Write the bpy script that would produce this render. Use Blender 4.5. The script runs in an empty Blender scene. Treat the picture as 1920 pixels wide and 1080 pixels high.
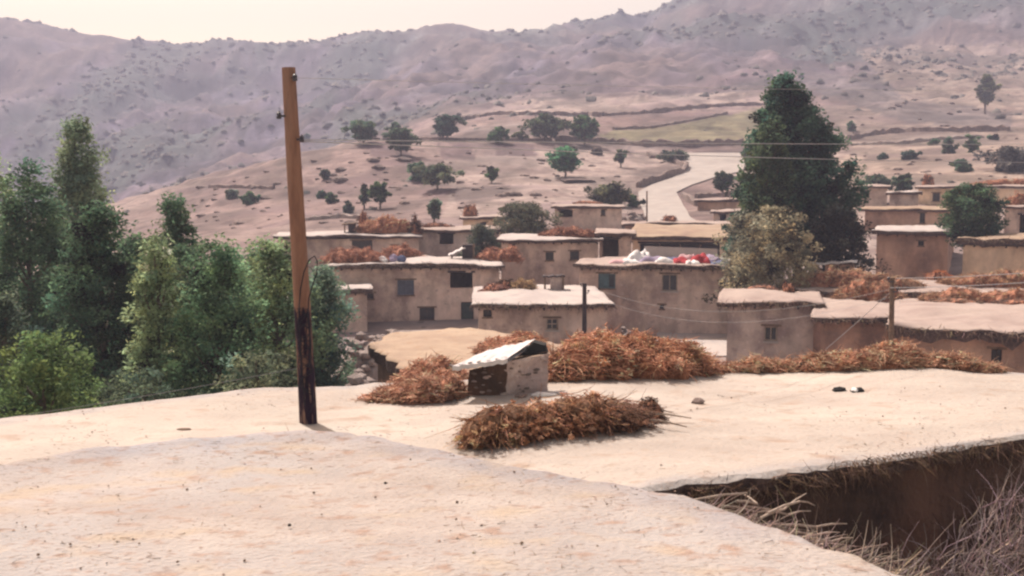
import bpy, math, random
import numpy as np
from mathutils import Vector
from mathutils import noise as mnoise
random.seed(7); rng = np.random.default_rng(7)
R = math.radians
SC = bpy.context.scene
COL = SC.collection

# ------------------------------------------------------------------ camera, sky, sun, exposure
F = 2000.0                      # focal length in pixels of the 1920 wide photograph
PITCH = math.atan(190 / F)
cam_d = bpy.data.cameras.new('camera'); cam = bpy.data.objects.new('camera', cam_d); COL.objects.link(cam)
cam_d.sensor_width = 36; cam_d.lens = 36 * F / 1920; cam_d.clip_end = 6000; cam_d.clip_start = .05
cam.location = (0, 0, 0); cam.rotation_euler = (math.pi / 2 - PITCH, 0, 0)
SC.camera = cam
SUN_DIR = Vector((-0.42, 0.62, 1.0)).normalized()      # towards the sun: high, behind the village, a little left
w = bpy.data.worlds.new('World'); SC.world = w; w.use_nodes = True
nt = w.node_tree; nt.nodes.clear()
sky = nt.nodes.new('ShaderNodeTexSky'); sky.sky_type = 'NISHITA'; sky.sun_disc = False
sky.sun_elevation = math.asin(SUN_DIR.z); sky.sun_rotation = math.atan2(SUN_DIR.x, SUN_DIR.y)
sky.altitude = 1500; sky.air_density = 1.0; sky.dust_density = 6.0; sky.ozone_density = 1.0
mx = nt.nodes.new('ShaderNodeMix'); mx.data_type = 'RGBA'; mx.blend_type = 'MULTIPLY'; mx.inputs[0].default_value = 1
mx.inputs[7].default_value = (1.05, .695, .385, 1)
bg = nt.nodes.new('ShaderNodeBackground'); bg.inputs[1].default_value = .15
ou = nt.nodes.new('ShaderNodeOutputWorld')
nt.links.new(sky.outputs[0], mx.inputs[6]); nt.links.new(mx.outputs[2], bg.inputs[0]); nt.links.new(bg.outputs[0], ou.inputs[0])
sun_d = bpy.data.lights.new('sun', 'SUN'); sun_d.energy = 2.7; sun_d.angle = R(.6); sun_d.color = (1, .93, .84)
sun = bpy.data.objects.new('sun', sun_d); COL.objects.link(sun)
sun.rotation_euler = (-SUN_DIR).to_track_quat('-Z', 'Y').to_euler()
SC.view_settings.view_transform = 'Standard'; SC.view_settings.look = 'None'
SC.view_settings.gamma = 1; SC.view_settings.use_curve_mapping = False
SC.view_settings.exposure = 1.5
SC.render.filter_size = 2.4
try:
    SC.cycles.filter_width = 2.4; SC.cycles.pixel_filter_type = 'BLACKMAN_HARRIS'
    SC.cycles.max_bounces = 6; SC.cycles.volume_bounces = 0
except Exception: pass
HAZE_DENSITY = .0010
HAZE_COLOR = (.64, .66, .94)

# ------------------------------------------------------------------ pixel geometry
CP, SP = math.cos(PITCH), math.sin(PITCH)
def ray(px, py):
    b = (540 - py) / F
    return Vector(((px - 960) / F, CP + SP * b, -SP + CP * b))
def W(px, py, Y):
    d = ray(px, py); return d * (Y / d.y)
def PZ(px, py, z):
    d = ray(px, py); return d * (z / d.z)
def project(x, y, z):                 # numpy-friendly
    fwd = y * CP - z * SP; up = y * SP + z * CP
    return 960 + F * x / fwd, 540 - F * up / fwd

# ------------------------------------------------------------------ numpy noise
def _h(ix, iy, seed):
    n = (ix.astype(np.int64) * 374761393 + iy.astype(np.int64) * 668265263 + seed * 1442695041) & 0x7fffffff
    n = ((n ^ (n >> 13)) * 1274126177) & 0x7fffffff
    return ((n ^ (n >> 16)) & 0xffff) / 65535.0
def vnoise(x, y, seed=0):
    x = np.asarray(x, float); y = np.asarray(y, float)
    ix = np.floor(x); iy = np.floor(y); fx = x - ix; fy = y - iy
    fx = fx * fx * (3 - 2 * fx); fy = fy * fy * (3 - 2 * fy)
    ix = ix.astype(np.int64); iy = iy.astype(np.int64)
    a = _h(ix, iy, seed); b = _h(ix + 1, iy, seed); c = _h(ix, iy + 1, seed); d = _h(ix + 1, iy + 1, seed)
    return ((a * (1 - fx) + b * fx) * (1 - fy) + (c * (1 - fx) + d * fx) * fy) * 2 - 1
def fbm(x, y, seed=0, oct=4, ridged=False):
    s = 0; a = .5; f = 1
    for o in range(oct):
        n = vnoise(x * f + 13.7 * o, y * f - 7.3 * o, seed + o)
        if ridged: n = 1 - 2 * np.abs(n)
        s = s + a * n; a *= .5; f *= 2.03
    return s
def nz(x, y, z, k=1.0):
    return mnoise.noise(Vector((x * k, y * k, z * k)))

# ------------------------------------------------------------------ object helpers
def link(o, parent=None):
    COL.objects.link(o)
    if parent is not None: o.parent = parent
    return o
def props(o, label=None, cat=None, group=None, kind=None):
    if label: o['label'] = label
    if cat: o['category'] = cat
    if group: o['group'] = group
    if kind: o['kind'] = kind
    return o
ORI = {}
def thing(name, label, cat, loc, group=None):
    o = bpy.data.objects.new(name, None); o.empty_display_size = .3
    o.location = loc; link(o); props(o, label, cat, group); ORI[o.name] = Vector(loc)
    return o
def mesh_np(name, V, Fa, mat, smooth=False, cols=None):
    me = bpy.data.meshes.new(name)
    V = np.asarray(V, dtype=np.float32)
    if isinstance(Fa, np.ndarray):
        n, k = Fa.shape
        me.vertices.add(len(V)); me.vertices.foreach_set('co', V.ravel())
        me.loops.add(n * k); me.loops.foreach_set('vertex_index', Fa.astype(np.int32).ravel())
        me.polygons.add(n); me.polygons.foreach_set('loop_start', np.arange(0, n * k, k, dtype=np.int32))
        me.update(calc_edges=True)
    else:
        me.from_pydata(V.tolist(), [], Fa)
    if smooth: me.polygons.foreach_set('use_smooth', np.ones(len(me.polygons), dtype=bool))
    if cols is not None:
        at = me.color_attributes.new('tint', 'FLOAT_COLOR', 'POINT')
        c = np.ones((len(V), 4), dtype=np.float32); c[:, :3] = cols
        at.data.foreach_set('color', c.ravel())
    if mat: me.materials.append(mat)
    return me
def part(name, V, Fa, mat, parent=None, smooth=False, cols=None, kind=None, label=None, loc=None):
    """V in world coordinates; the object's origin is its thing's origin (or loc)"""
    V = np.asarray(V, dtype=np.float64)
    if parent is not None: o0 = ORI[parent.name]
    elif loc is not None: o0 = Vector(loc)
    else: o0 = Vector((0, 0, 0))
    me = mesh_np(name, V - np.array(o0[:]), Fa, mat, smooth, cols)
    o = bpy.data.objects.new(name, me)
    link(o, parent)
    if parent is None: o.location = o0
    ORI[o.name] = o0
    props(o, label=label, kind=kind)
    return o
class MB:
    def __init__(s): s.v = []; s.f = []
    def add(s, vs, fs):
        b = len(s.v); s.v += [tuple(v) for v in vs]; s.f += [tuple(i + b for i in f) for f in fs]
    def box(s, fr, a0, a1, b0, b1, z0, z1, j=0):
        vs = [fr(a, b, z) for z in (z0, z1) for (a, b) in ((a0, b0), (a1, b0), (a1, b1), (a0, b1))]
        if j: vs = [(v[0] + random.uniform(-j, j), v[1] + random.uniform(-j, j), v[2] + random.uniform(-j, j)) for v in vs]
        s.add(vs, [(3, 2, 1, 0), (4, 5, 6, 7), (0, 1, 5, 4), (1, 2, 6, 5), (2, 3, 7, 6), (3, 0, 4, 7)])
    def tube(s, pts, rad, n=8, cap=True, wob=0):
        pts = [Vector(p) for p in pts]
        if not hasattr(rad, '__len__'): rad = [rad] * len(pts)
        b = len(s.v)
        for i, p in enumerate(pts):
            t = (pts[min(i + 1, len(pts) - 1)] - pts[max(i - 1, 0)]).normalized()
            u = t.cross(Vector((0, 0, 1)));
            if u.length < .1: u = t.cross(Vector((0, 1, 0)))
            u.normalize(); v = t.cross(u)
            for k in range(n):
                a = 2 * math.pi * k / n; r = rad[i] * (1 + (wob * nz(k * 1.7, i * .9, 3.1) if wob else 0))
                q = p + u * (math.cos(a) * r) + v * (math.sin(a) * r); s.v.append(tuple(q))
        for i in range(len(pts) - 1):
            for k in range(n):
                k2 = (k + 1) % n
                s.f.append((b + i * n + k, b + i * n + k2, b + (i + 1) * n + k2, b + (i + 1) * n + k))
        if cap:
            s.f.append(tuple(b + k for k in range(n))); e = b + (len(pts) - 1) * n
            s.f.append(tuple(e + n - 1 - k for k in range(n)))
    def build(s, name, mat, parent=None, **k): return part(name, s.v, s.f, mat, parent, **k)
WF = lambda a, b, z: (a, b, z)

# ------------------------------------------------------------------ materials
def mat(name, c1, c2=None, scale=3.0, bump=.0, rough=.9, bscale=None, c3=None, stretch=(1, 1, 1), tint=False, detail=6, lo=.35, hi=.65, transl=0, spots=None, spec=.2, sw=.07, streak=False):
    m = bpy.data.materials.new(name); m.use_nodes = True; t = m.node_tree; N = t.nodes; L = t.links
    b = N['Principled BSDF']; b.inputs['Roughness'].default_value = rough
    b.inputs['Specular IOR Level'].default_value = spec
    tc = N.new('ShaderNodeTexCoord'); mp = N.new('ShaderNodeMapping'); mp.inputs['Scale'].default_value = stretch
    L.new(tc.outputs['Object'], mp.inputs['Vector'])
    col = None
    if c2 is None: c2 = tuple(x * .7 for x in c1)
    n1 = N.new('ShaderNodeTexNoise'); n1.inputs['Scale'].default_value = scale; n1.inputs['Detail'].default_value = detail; n1.inputs['Roughness'].default_value = .62
    L.new(mp.outputs[0], n1.inputs['Vector'])
    cr = N.new('ShaderNodeValToRGB'); cr.color_ramp.elements[0].position = lo; cr.color_ramp.elements[1].position = hi
    cr.color_ramp.elements[0].color = (*c2, 1); cr.color_ramp.elements[1].color = (*c1, 1)
    L.new(n1.outputs[0], cr.inputs[0]); col = cr.outputs[0]
    if c3 is not None:
        n3 = N.new('ShaderNodeTexNoise'); n3.inputs['Scale'].default_value = scale * .27; n3.inputs['Detail'].default_value = 3
        L.new(mp.outputs[0], n3.inputs['Vector'])
        r3 = N.new('ShaderNodeMapRange'); r3.inputs[1].default_value = .45; r3.inputs[2].default_value = .68; L.new(n3.outputs[0], r3.inputs[0])
        mm = N.new('ShaderNodeMix'); mm.data_type = 'RGBA'; L.new(r3.outputs[0], mm.inputs[0]); L.new(col, mm.inputs[6]); mm.inputs[7].default_value = (*c3, 1); col = mm.outputs[2]
    if spots is not None:      # small darker or paler specks: (scale, threshold, colour)
        for (sc_, th, cs) in spots:
            ns = N.new('ShaderNodeTexNoise'); ns.inputs['Scale'].default_value = sc_; ns.inputs['Detail'].default_value = 2
            L.new(mp.outputs[0], ns.inputs['Vector'])
            rs = N.new('ShaderNodeMapRange'); rs.inputs[1].default_value = th; rs.inputs[2].default_value = th + sw; L.new(ns.outputs[0], rs.inputs[0])
            ms = N.new('ShaderNodeMix'); ms.data_type = 'RGBA'; L.new(rs.outputs[0], ms.inputs[0]); L.new(col, ms.inputs[6]); ms.inputs[7].default_value = (*cs, 1); col = ms.outputs[2]
    if streak:
        m2 = N.new('ShaderNodeMapping'); m2.inputs['Scale'].default_value = (1.5, 1.5, .7); L.new(tc.outputs['Object'], m2.inputs['Vector'])
        n5 = N.new('ShaderNodeTexNoise'); n5.inputs['Scale'].default_value = 1; n5.inputs['Detail'].default_value = 7; L.new(m2.outputs[0], n5.inputs['Vector'])
        r5 = N.new('ShaderNodeMapRange'); r5.inputs[1].default_value = .40; r5.inputs[2].default_value = .66; r5.inputs[3].default_value = 1.10; r5.inputs[4].default_value = .74; L.new(n5.outputs[0], r5.inputs[0])
        x5 = N.new('ShaderNodeMix'); x5.data_type = 'RGBA'; x5.blend_type = 'MULTIPLY'; x5.inputs[0].default_value = 1; L.new(col, x5.inputs[6]); L.new(r5.outputs[0], x5.inputs[7]); col = x5.outputs[2]
    if tint:
        at = N.new('ShaderNodeAttribute'); at.attribute_name = 'tint'
        mt = N.new('ShaderNodeMix'); mt.data_type = 'RGBA'; mt.blend_type = 'MULTIPLY'; mt.inputs[0].default_value = 1
        L.new(col, mt.inputs[6]); L.new(at.outputs['Color'], mt.inputs[7]); col = mt.outputs[2]
    L.new(col, b.inputs['Base Color'])
    if bump:
        nb = N.new('ShaderNodeTexNoise'); nb.inputs['Scale'].default_value = bscale or scale * 3; nb.inputs['Detail'].default_value = 6
        L.new(mp.outputs[0], nb.inputs['Vector'])
        bp = N.new('ShaderNodeBump'); bp.inputs['Strength'].default_value = min(1, bump); bp.inputs['Distance'].default_value = .05 * max(1, bump)
        L.new(nb.outputs[0], bp.inputs['Height']); L.new(bp.outputs[0], b.inputs['Normal'])
    if transl:
        tr = N.new('ShaderNodeBsdfTranslucent'); L.new(col, tr.inputs['Color'])
        ms = N.new('ShaderNodeMixShader'); ms.inputs[0].default_value = transl
        out = [n for n in N if n.type == 'OUTPUT_MATERIAL'][0]
        L.new(b.outputs[0], ms.inputs[1]); L.new(tr.outputs[0], ms.inputs[2]); L.new(ms.outputs[0], out.inputs[0])
    return m
M = {}
M['wall'] = mat('mud_plaster', (0.593, 0.436, 0.369), (0.357, 0.257, 0.229), .9, .8, bscale=9, c3=(0.695, 0.531, 0.465), lo=.4, hi=.6, spots=[(3.1, .60, (0.266, 0.190, 0.183)), (.7, .58, (0.409, 0.287, 0.260)), (8, .64, (0.738, 0.574, 0.519))], sw=.22, streak=True)
M['wall_grey'] = mat('grey_mud_plaster', (0.512, 0.406, 0.369), (0.307, 0.234, 0.229), 1.0, .8, bscale=9, c3=(0.615, 0.499, 0.455), lo=.4, hi=.6, spots=[(2.6, .61, (0.246, 0.190, 0.194)), (8, .64, (0.674, 0.554, 0.519))], sw=.22, streak=True)
M['wall_ochre'] = mat('ochre_mud_plaster', (0.744, 0.541, 0.392), (0.484, 0.348, 0.266), .9, .7, bscale=9, c3=(0.818, 0.619, 0.472), sw=.22, streak=True)
M['wall_red'] = mat('reddish_mud_plaster', (0.482, 0.294, 0.224), (0.251, 0.162, 0.138), .9, .8, bscale=9, c3=(0.580, 0.385, 0.303), sw=.22, streak=True)
M['roof'] = mat('dry_mud_roof', (0.351, 0.280, 0.259), (0.270, 0.206, 0.191), .9, .5, bscale=7, c3=(0.375, 0.305, 0.275))
M['roof_pale'] = mat('whitish_mud_roof', (0.424, 0.374, 0.365), (0.342, 0.296, 0.294), .8, .4, bscale=7, c3=(0.448, 0.396, 0.375))
M['roof_ochre'] = mat('ochre_mud_roof', (0.317, 0.233, 0.168), (0.242, 0.168, 0.135), .8, .5, bscale=7, c3=(0.339, 0.260, 0.202))
M['roof_tan'] = mat('pinkish_tan_mud_roof', (.36, .27, .205), (.28, .20, .155), 1.2, .5, bscale=7, c3=(.38, .29, .22), spots=[(3, .58, (.30, .20, .14)), (12, .62, (.24, .17, .13))], sw=.15)
M['near_roof'] = mat('trodden_mud_roof', (0.386, 0.339, 0.319), (0.302, 0.259, 0.245), 1.7, .5, bscale=26, c3=(0.317, 0.300, 0.307), stretch=(.8, 1.1, 1), detail=12, sw=.16,
                     spots=[(6.5, .56, (.29, .205, .17)), (2.3, .56, (.36, .295, .245)), (31, .60, (.215, .16, .138)), (58, .62, (.38, .32, .27)), (13, .62, (.24, .19, .175))], tint=True)
M['bright_roof'] = mat('pale_cream_roof', (0.412, 0.362, 0.332), (0.357, 0.305, 0.278), 1.3, .4, bscale=22, c3=(0.428, 0.382, 0.345), stretch=(.8, 1.1, 1), detail=12, sw=.18, tint=True,
                       spots=[(2.6, .58, (.335, .255, .212)), (27, .61, (.27, .21, .175)), (6, .60, (.33, .265, .225)), (55, .63, (.42, .37, .32))])
M['eave'] = mat('shaded_brushwood_eave', (.14, .095, .085), (.06, .04, .04), 5, 1.0, bscale=16)  # brushwood tone deepened so slab sides and undersides look shaded
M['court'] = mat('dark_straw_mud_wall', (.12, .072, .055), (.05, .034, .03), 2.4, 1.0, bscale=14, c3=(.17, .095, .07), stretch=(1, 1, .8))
M['wood'] = mat('weathered_wood', (.22, .15, .11), (.11, .075, .06), 6, .4)
M['dark_wood'] = mat('dark_wood', (.07, .05, .05), (.03, .025, .03), 6, .4)
M['pale_wood'] = mat('bleached_wood', (.42, .34, .29), (.26, .20, .17), 6, .4)
M['blue_frame'] = mat('blue_grey_paint', (.13, .15, .21), (.08, .09, .13), 6, .2, rough=.6)
M['teal'] = mat('teal_paint', (.10, .16, .19), (.06, .10, .12), 5, .2, rough=.6)
M['green_door'] = mat('green_door_paint', (.05, .075, .07), (.03, .04, .04), 5, .2, rough=.6)
M['glass'] = mat('dark_glass', (.035, .04, .05), (.02, .022, .03), 4, 0, rough=.25, spec=.5)
M['blue_glass'] = mat('blue_glass', (.08, .10, .15), (.05, .06, .10), 4, 0, rough=.35, spec=.5)
M['leaf'] = mat('leaves', (1, 1, 1), (.72, .72, .72), 1.5, 0, rough=.75, tint=True, transl=.5)
M['bark'] = mat('bark', (.16, .12, .10), (.08, .06, .05), 7, .8)
M['brush'] = mat('dry_brush', (1, 1, 1), (.6, .6, .6), 7, 0, rough=.85, tint=True, transl=.25)
M['mound'] = mat('packed_brush', (.42, .19, .12), (.17, .08, .055), 5, 1.0, bscale=18)
M['mound_tan'] = mat('packed_hay', (.36, .24, .14), (.17, .10, .07), 4, 1.0, bscale=15)
M['stone'] = mat('grey_brown_stone', (.24, .18, .165), (.13, .10, .095), 1.5, 1.0, bscale=6)
M['pale_stone'] = mat('pale_stone', (.34, .28, .265), (.19, .15, .145), 1.3, 1.0, bscale=5)
M['sheet'] = mat('white_sheet', (.60, .57, .58), (.42, .38, .40), 5, .4, rough=.6)
M['white'] = mat('white_cloth', (.72, .70, .70), (.55, .52, .54), 5, .3)
M['red'] = mat('red_cloth', (.42, .04, .05), (.25, .03, .04), 5, .3)
M['pink'] = mat('pink_cloth', (.55, .34, .36), (.38, .22, .25), 5, .3)
M['blue'] = mat('blue_cloth', (.12, .14, .25), (.07, .08, .15), 5, .3)
M['violet'] = mat('violet_cloth', (.38, .31, .42), (.22, .18, .28), 5, .3)
M['black'] = mat('black_cloth', (.03, .028, .03), (.015, .015, .016), 5, .3)
M['ceramic'] = mat('dark_ceramic', (.05, .05, .07), (.03, .03, .04), 5, 0, rough=.3, spec=.5)
M['wire'] = mat('aluminium_wire', (.42, .42, .45), (.34, .34, .37), 5, 0, rough=.5)
M['cable'] = mat('black_cable', (.02, .018, .03), (.012, .012, .018), 5, 0, rough=.6)
M['soil'] = mat('hill_soil', (1, 1, 1), (.66, .63, .64), .55, 1.0, bscale=1.1, tint=True, lo=.38, hi=.62, detail=9,
                spots=[(.16, .56, (.62, .58, .60)), (.07, .56, (.72, .68, .74)), (.38, .60, (.50, .46, .48)), (1.1, .63, (.36, .34, .35)), (.03, .58, (.66, .66, .70))])
M['scrub'] = mat('scrub', (1, 1, 1), (.6, .6, .6), 2, 0, tint=True)
M['road'] = mat('dusty_road', (0.353, 0.314, 0.299), (0.294, 0.258, 0.246), .5, .4, bscale=2)
# pole wood with a ragged coat of black tar on its lower end
def pole_mat(tar_top):
    m = mat('tarred_pole_wood', (.30, .165, .115), (.19, .10, .075), 3.2, .7, bscale=22, stretch=(4, 4, .6), c3=(.27, .17, .135))
    t = m.node_tree; N = t.nodes; L = t.links; b = N['Principled BSDF']
    src = b.inputs['Base Color'].links[0].from_socket
    tc = N.new('ShaderNodeTexCoord'); sx = N.new('ShaderNodeSeparateXYZ'); L.new(tc.outputs['Object'], sx.inputs[0])
    mp = N.new('ShaderNodeMapping'); mp.inputs['Scale'].default_value = (26, 26, 3.5); L.new(tc.outputs['Object'], mp.inputs[0])
    n = N.new('ShaderNodeTexNoise'); n.inputs['Scale'].default_value = 1; n.inputs['Detail'].default_value = 4; L.new(mp.outputs[0], n.inputs[0])
    # height mask
    h = N.new('ShaderNodeMapRange'); h.inputs[1].default_value = tar_top + .06; h.inputs[2].default_value = tar_top - .10
    h.inputs[3].default_value = 0; h.inputs[4].default_value = 1; L.new(sx.outputs[2], h.inputs[0])
    a = N.new('ShaderNodeMath'); a.operation = 'MULTIPLY_ADD'; L.new(n.outputs[0], a.inputs[0]); a.inputs[1].default_value = 1.3; a.inputs[2].default_value = -.30
    mu = N.new('ShaderNodeMath'); mu.operation = 'MULTIPLY'; L.new(h.outputs[0], mu.inputs[0]); L.new(a.outputs[0], mu.inputs[1])
    r = N.new('ShaderNodeMapRange'); r.inputs[1].default_value = .17; r.inputs[2].default_value = .34; L.new(mu.outputs[0], r.inputs[0])
    x = N.new('ShaderNodeMix'); x.data_type = 'RGBA'; L.new(r.outputs[0], x.inputs[0]); L.new(src, x.inputs[6]); x.inputs[7].default_value = (.022, .012, .028, 1)
    L.new(x.outputs[2], b.inputs['Base Color'])
    return m

# ------------------------------------------------------------------ terrain
STN = np.array([-900, -400, 0, 200, 400, 560, 700, 850, 1000, 1200, 1450, 1700, 1920, 2400, 2900], float)
ROWS = [  # (Y, image rows of the surface at each station)
 (10,  None, -7.4), (40, None, -7.8), (58, None, -8.0),
 (70,  [560,560,560,560,560,555,550,545,545,540,530,520,510,500,500], None),
 (84,  [540,535,530,520,505,490,480,470,462,462,450,432,425,420,420], None),
 (100, [515,510,500,480,455,438,428,420,412,412,402,385,378,370,370], None),
 (130, [490,480,465,440,405,385,372,364,358,362,345,322,310,300,300], None),
 (180, [480,462,430,383,326,290,264,272,274,280,272,262,250,240,240], None),
 (235, [490,475,455,405,345,306,272,230,214,215,214,212,208,200,200], None),
 (330, [470,455,440,400,345,305,262,214,185,172,158,152,150,140,140], None),
 (430, [380,360,345,330,300,262,222,180,152,132,112,98,90,80,80], None),
 (570, [230,220,210,205,200,180,152,128,112,92,40,10,-5,-10,-10], None),
]
SKX = np.array([-900,-400,0,60,150,250,330,400,500,600,640,700,800,900,1000,1080,1150,1210,1250,1290,1330,1400,1500,1700,1920,2400,2900], float)
SKYL = np.array([0,20,42,48,66,90,98,91,88,86,77,63,59,67,69,59,53,43,26,6,-12,-45,-80,-120,-150,-160,-160], float)
px_cols = np.arange(-800, 2801, 5.5)
NR = 430
Yr = 11 * (1250 / 11.0) ** (np.linspace(0, 1, NR))
def z_of(px, py, Y):
    b = (540 - py) / F; return Y * (-SP + CP * b) / (CP + SP * b)
ctrlY = []; ctrlZ = []
for (Y, pys, zc) in ROWS:
    ctrlY.append(Y)
    ctrlZ.append(np.full(len(px_cols), zc) if pys is None else z_of(0, np.interp(px_cols, STN, pys), Y))
sk = np.interp(px_cols, SKX, SKYL)
ctrlY += [780, 1000, 1250]; zs = z_of(0, sk, 780); ctrlZ += [zs, zs - 45, zs - 160]
ctrlY = np.array(ctrlY, float); ctrlZ = np.array(ctrlZ)
# monotone cubic (pchip) along Y
hh = np.diff(ctrlY)[:, None]; dl = np.diff(ctrlZ, axis=0) / hh
mm = np.zeros_like(ctrlZ); 
for i in range(1, len(ctrlY) - 1):
    s = dl[i - 1] * dl[i]; mm[i] = np.where(s > 0, 2 * s / np.where(np.abs(dl[i - 1] + dl[i]) < 1e-9, 1, dl[i - 1] + dl[i]), 0)
mm[0] = dl[0]; mm[-1] = dl[-1]
ZT = np.zeros((NR, len(px_cols)))
for r, Y in enumerate(Yr):
    i = min(max(np.searchsorted(ctrlY, Y) - 1, 0), len(ctrlY) - 2)
    t = (Y - ctrlY[i]) / (ctrlY[i + 1] - ctrlY[i]); t = max(0, t); h = ctrlY[i + 1] - ctrlY[i]
    ZT[r] = ((2*t**3 - 3*t**2 + 1) * ctrlZ[i] + (t**3 - 2*t**2 + t) * h * mm[i] + (-2*t**3 + 3*t**2) * ctrlZ[i+1] + (t**3 - t**2) * h * mm[i+1])
# x of each column: exact enough by projecting through the surface row
PXg, YG = np.meshgrid(px_cols, Yr)
fwd = YG * CP - ZT * SP
XG = (PXg - 960) / F * fwd
amp = np.interp(YG, [11, 60, 90, 130, 200, 300, 420, 560, 700, 780, 1250], [.10, .12, .25, .6, 1.2, 2.5, 8, 11, 4, 1.5, 4])
ZT = ZT + amp * fbm(XG / 16, YG / 16, 3, 5) * np.interp(YG, [11, 300, 500], [1, 1, .35])
gul = fbm(XG / 75 + .35 * fbm(XG / 60, YG / 60, 9, 3), YG / 150, 21, 5, ridged=True)
ZT = ZT + np.interp(YG, [11, 260, 400, 560, 720, 780, 1250], [0, 0, 11, 20, 8, 1.5, 2]) * (gul - .15)
ZT = ZT + np.interp(YG, [11, 240, 400, 700, 780, 1250], [0, 0, 4.5, 3.5, .5, 1]) * fbm(XG / 26, YG / 34, 41, 5, ridged=True)
# small terraces on the near hill
tz = ZT / 1.5; ZT = ZT + np.interp(YG, [95, 120, 300, 380], [0, .42, .42, 0]) * 1.5 * (np.floor(tz) + np.clip((tz - np.floor(tz)) * 3 - 1, 0, 1) - tz) * .8
PX2, PY2 = project(XG, YG, ZT)
def inpoly(X, Y, poly):
    c = np.zeros(X.shape, bool); n = len(poly); j = n - 1
    for i in range(n):
        xi, yi = poly[i]; xj, yj = poly[j]
        if yi != yj:
            c ^= ((yi > Y) != (yj > Y)) & (X < (xj - xi) * (Y - yi) / (yj - yi) + xi)
        j = i
    return c
def cz(a): return np.array(a, float)
NC = cz((.27, .185, .165)); PALE = cz((.41, .315, .27)); FAR_HAZED = cz((.125, .105, .14)); FARG = cz((.10, .14, .125)); FIELD = cz((.225, .20, .105)); BANK = cz((.13, .08, .085)); VIL = cz((.34, .27, .24)); TAN = cz((.35, .265, .215))  # far slopes have some of the haze's blue mixed into their own colour
def mixc(a, b, t): return a * (1 - t[..., None]) + b * t[..., None]
tint = np.zeros(XG.shape + (3,)) + NC
tn = fbm(XG / 30, YG / 30, 55, 4)
tint = mixc(tint, VIL, np.clip((95 - YG) / 15, 0, 1))
tint = mixc(tint, cz((.075, .08, .045)), np.clip((620 - PXg) / 60, 0, 1) * np.clip((92 - YG) / 15, 0, 1) * .9)
tint = mixc(tint, PALE, np.clip(tn * 1.6 + .1, 0, 1) * (YG < 260) * (YG > 90))
tint = mixc(tint, TAN, np.clip((PXg - 1500) / 150, 0, 1) * (YG > 95) * (YG < 420) * .75)
tint = mixc(tint, PALE, np.clip(inpoly(PX2, PY2, [(760,310),(1180,262),(1290,310),(1150,420),(820,425),(850,350)]) * .75, 0, 1))
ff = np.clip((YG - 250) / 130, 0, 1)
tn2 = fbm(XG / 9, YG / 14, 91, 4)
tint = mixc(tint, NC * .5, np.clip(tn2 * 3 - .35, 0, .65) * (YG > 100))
farc = mixc(np.zeros_like(tint) + FAR_HAZED, FARG, np.clip((PXg - 1150) / 500, 0, 1) * np.clip((YG - 420) / 120, 0, 1))
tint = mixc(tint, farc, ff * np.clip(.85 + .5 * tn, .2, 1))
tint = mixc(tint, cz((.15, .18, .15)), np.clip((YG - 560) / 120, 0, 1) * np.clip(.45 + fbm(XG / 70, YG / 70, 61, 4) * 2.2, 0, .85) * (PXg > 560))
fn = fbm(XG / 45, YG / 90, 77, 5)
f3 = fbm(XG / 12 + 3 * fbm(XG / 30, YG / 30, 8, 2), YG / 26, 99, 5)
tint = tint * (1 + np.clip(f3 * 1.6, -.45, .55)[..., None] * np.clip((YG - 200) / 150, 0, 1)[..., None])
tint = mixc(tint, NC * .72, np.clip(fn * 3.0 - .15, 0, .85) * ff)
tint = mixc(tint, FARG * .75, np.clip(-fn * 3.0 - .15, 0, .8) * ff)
wob = 6 * fbm(PX2 / 30, PY2 / 12, 5, 3)
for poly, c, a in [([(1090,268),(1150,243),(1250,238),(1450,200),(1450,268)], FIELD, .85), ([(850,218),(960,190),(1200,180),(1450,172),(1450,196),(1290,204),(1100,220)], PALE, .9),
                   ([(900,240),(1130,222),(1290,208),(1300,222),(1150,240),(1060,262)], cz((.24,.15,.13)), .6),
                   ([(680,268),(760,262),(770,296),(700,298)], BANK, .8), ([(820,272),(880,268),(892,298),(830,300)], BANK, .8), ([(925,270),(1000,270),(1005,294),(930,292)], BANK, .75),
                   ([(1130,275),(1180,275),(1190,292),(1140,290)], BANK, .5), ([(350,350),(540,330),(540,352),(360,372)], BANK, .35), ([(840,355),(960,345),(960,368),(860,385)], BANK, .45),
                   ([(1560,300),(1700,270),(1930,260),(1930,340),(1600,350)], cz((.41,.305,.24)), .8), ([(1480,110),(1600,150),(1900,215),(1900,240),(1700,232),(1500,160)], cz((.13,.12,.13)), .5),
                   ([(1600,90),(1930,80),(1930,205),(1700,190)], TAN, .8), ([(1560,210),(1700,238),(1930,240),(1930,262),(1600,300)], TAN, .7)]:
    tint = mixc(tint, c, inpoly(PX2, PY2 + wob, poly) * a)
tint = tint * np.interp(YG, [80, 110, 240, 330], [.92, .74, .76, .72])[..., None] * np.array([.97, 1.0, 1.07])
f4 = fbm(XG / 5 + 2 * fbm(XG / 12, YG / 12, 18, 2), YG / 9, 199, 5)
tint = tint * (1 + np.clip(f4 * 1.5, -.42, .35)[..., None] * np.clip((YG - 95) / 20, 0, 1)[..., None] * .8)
nr, nc = XG.shape
idx = np.arange(nr * nc).reshape(nr, nc)
quads = np.stack([idx[:-1, :-1], idx[:-1, 1:], idx[1:, 1:], idx[1:, :-1]], -1).reshape(-1, 4)
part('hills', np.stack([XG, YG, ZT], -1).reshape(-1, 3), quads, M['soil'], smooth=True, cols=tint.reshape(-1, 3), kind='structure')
def ground_z(x, y):
    r = np.interp(y, Yr, np.arange(NR)); r0 = int(min(r, NR - 2)); tr = r - r0
    def zr(rr): return np.interp(x, XG[rr], ZT[rr])
    return float(zr(r0) * (1 - tr) + zr(r0 + 1) * tr)
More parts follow.
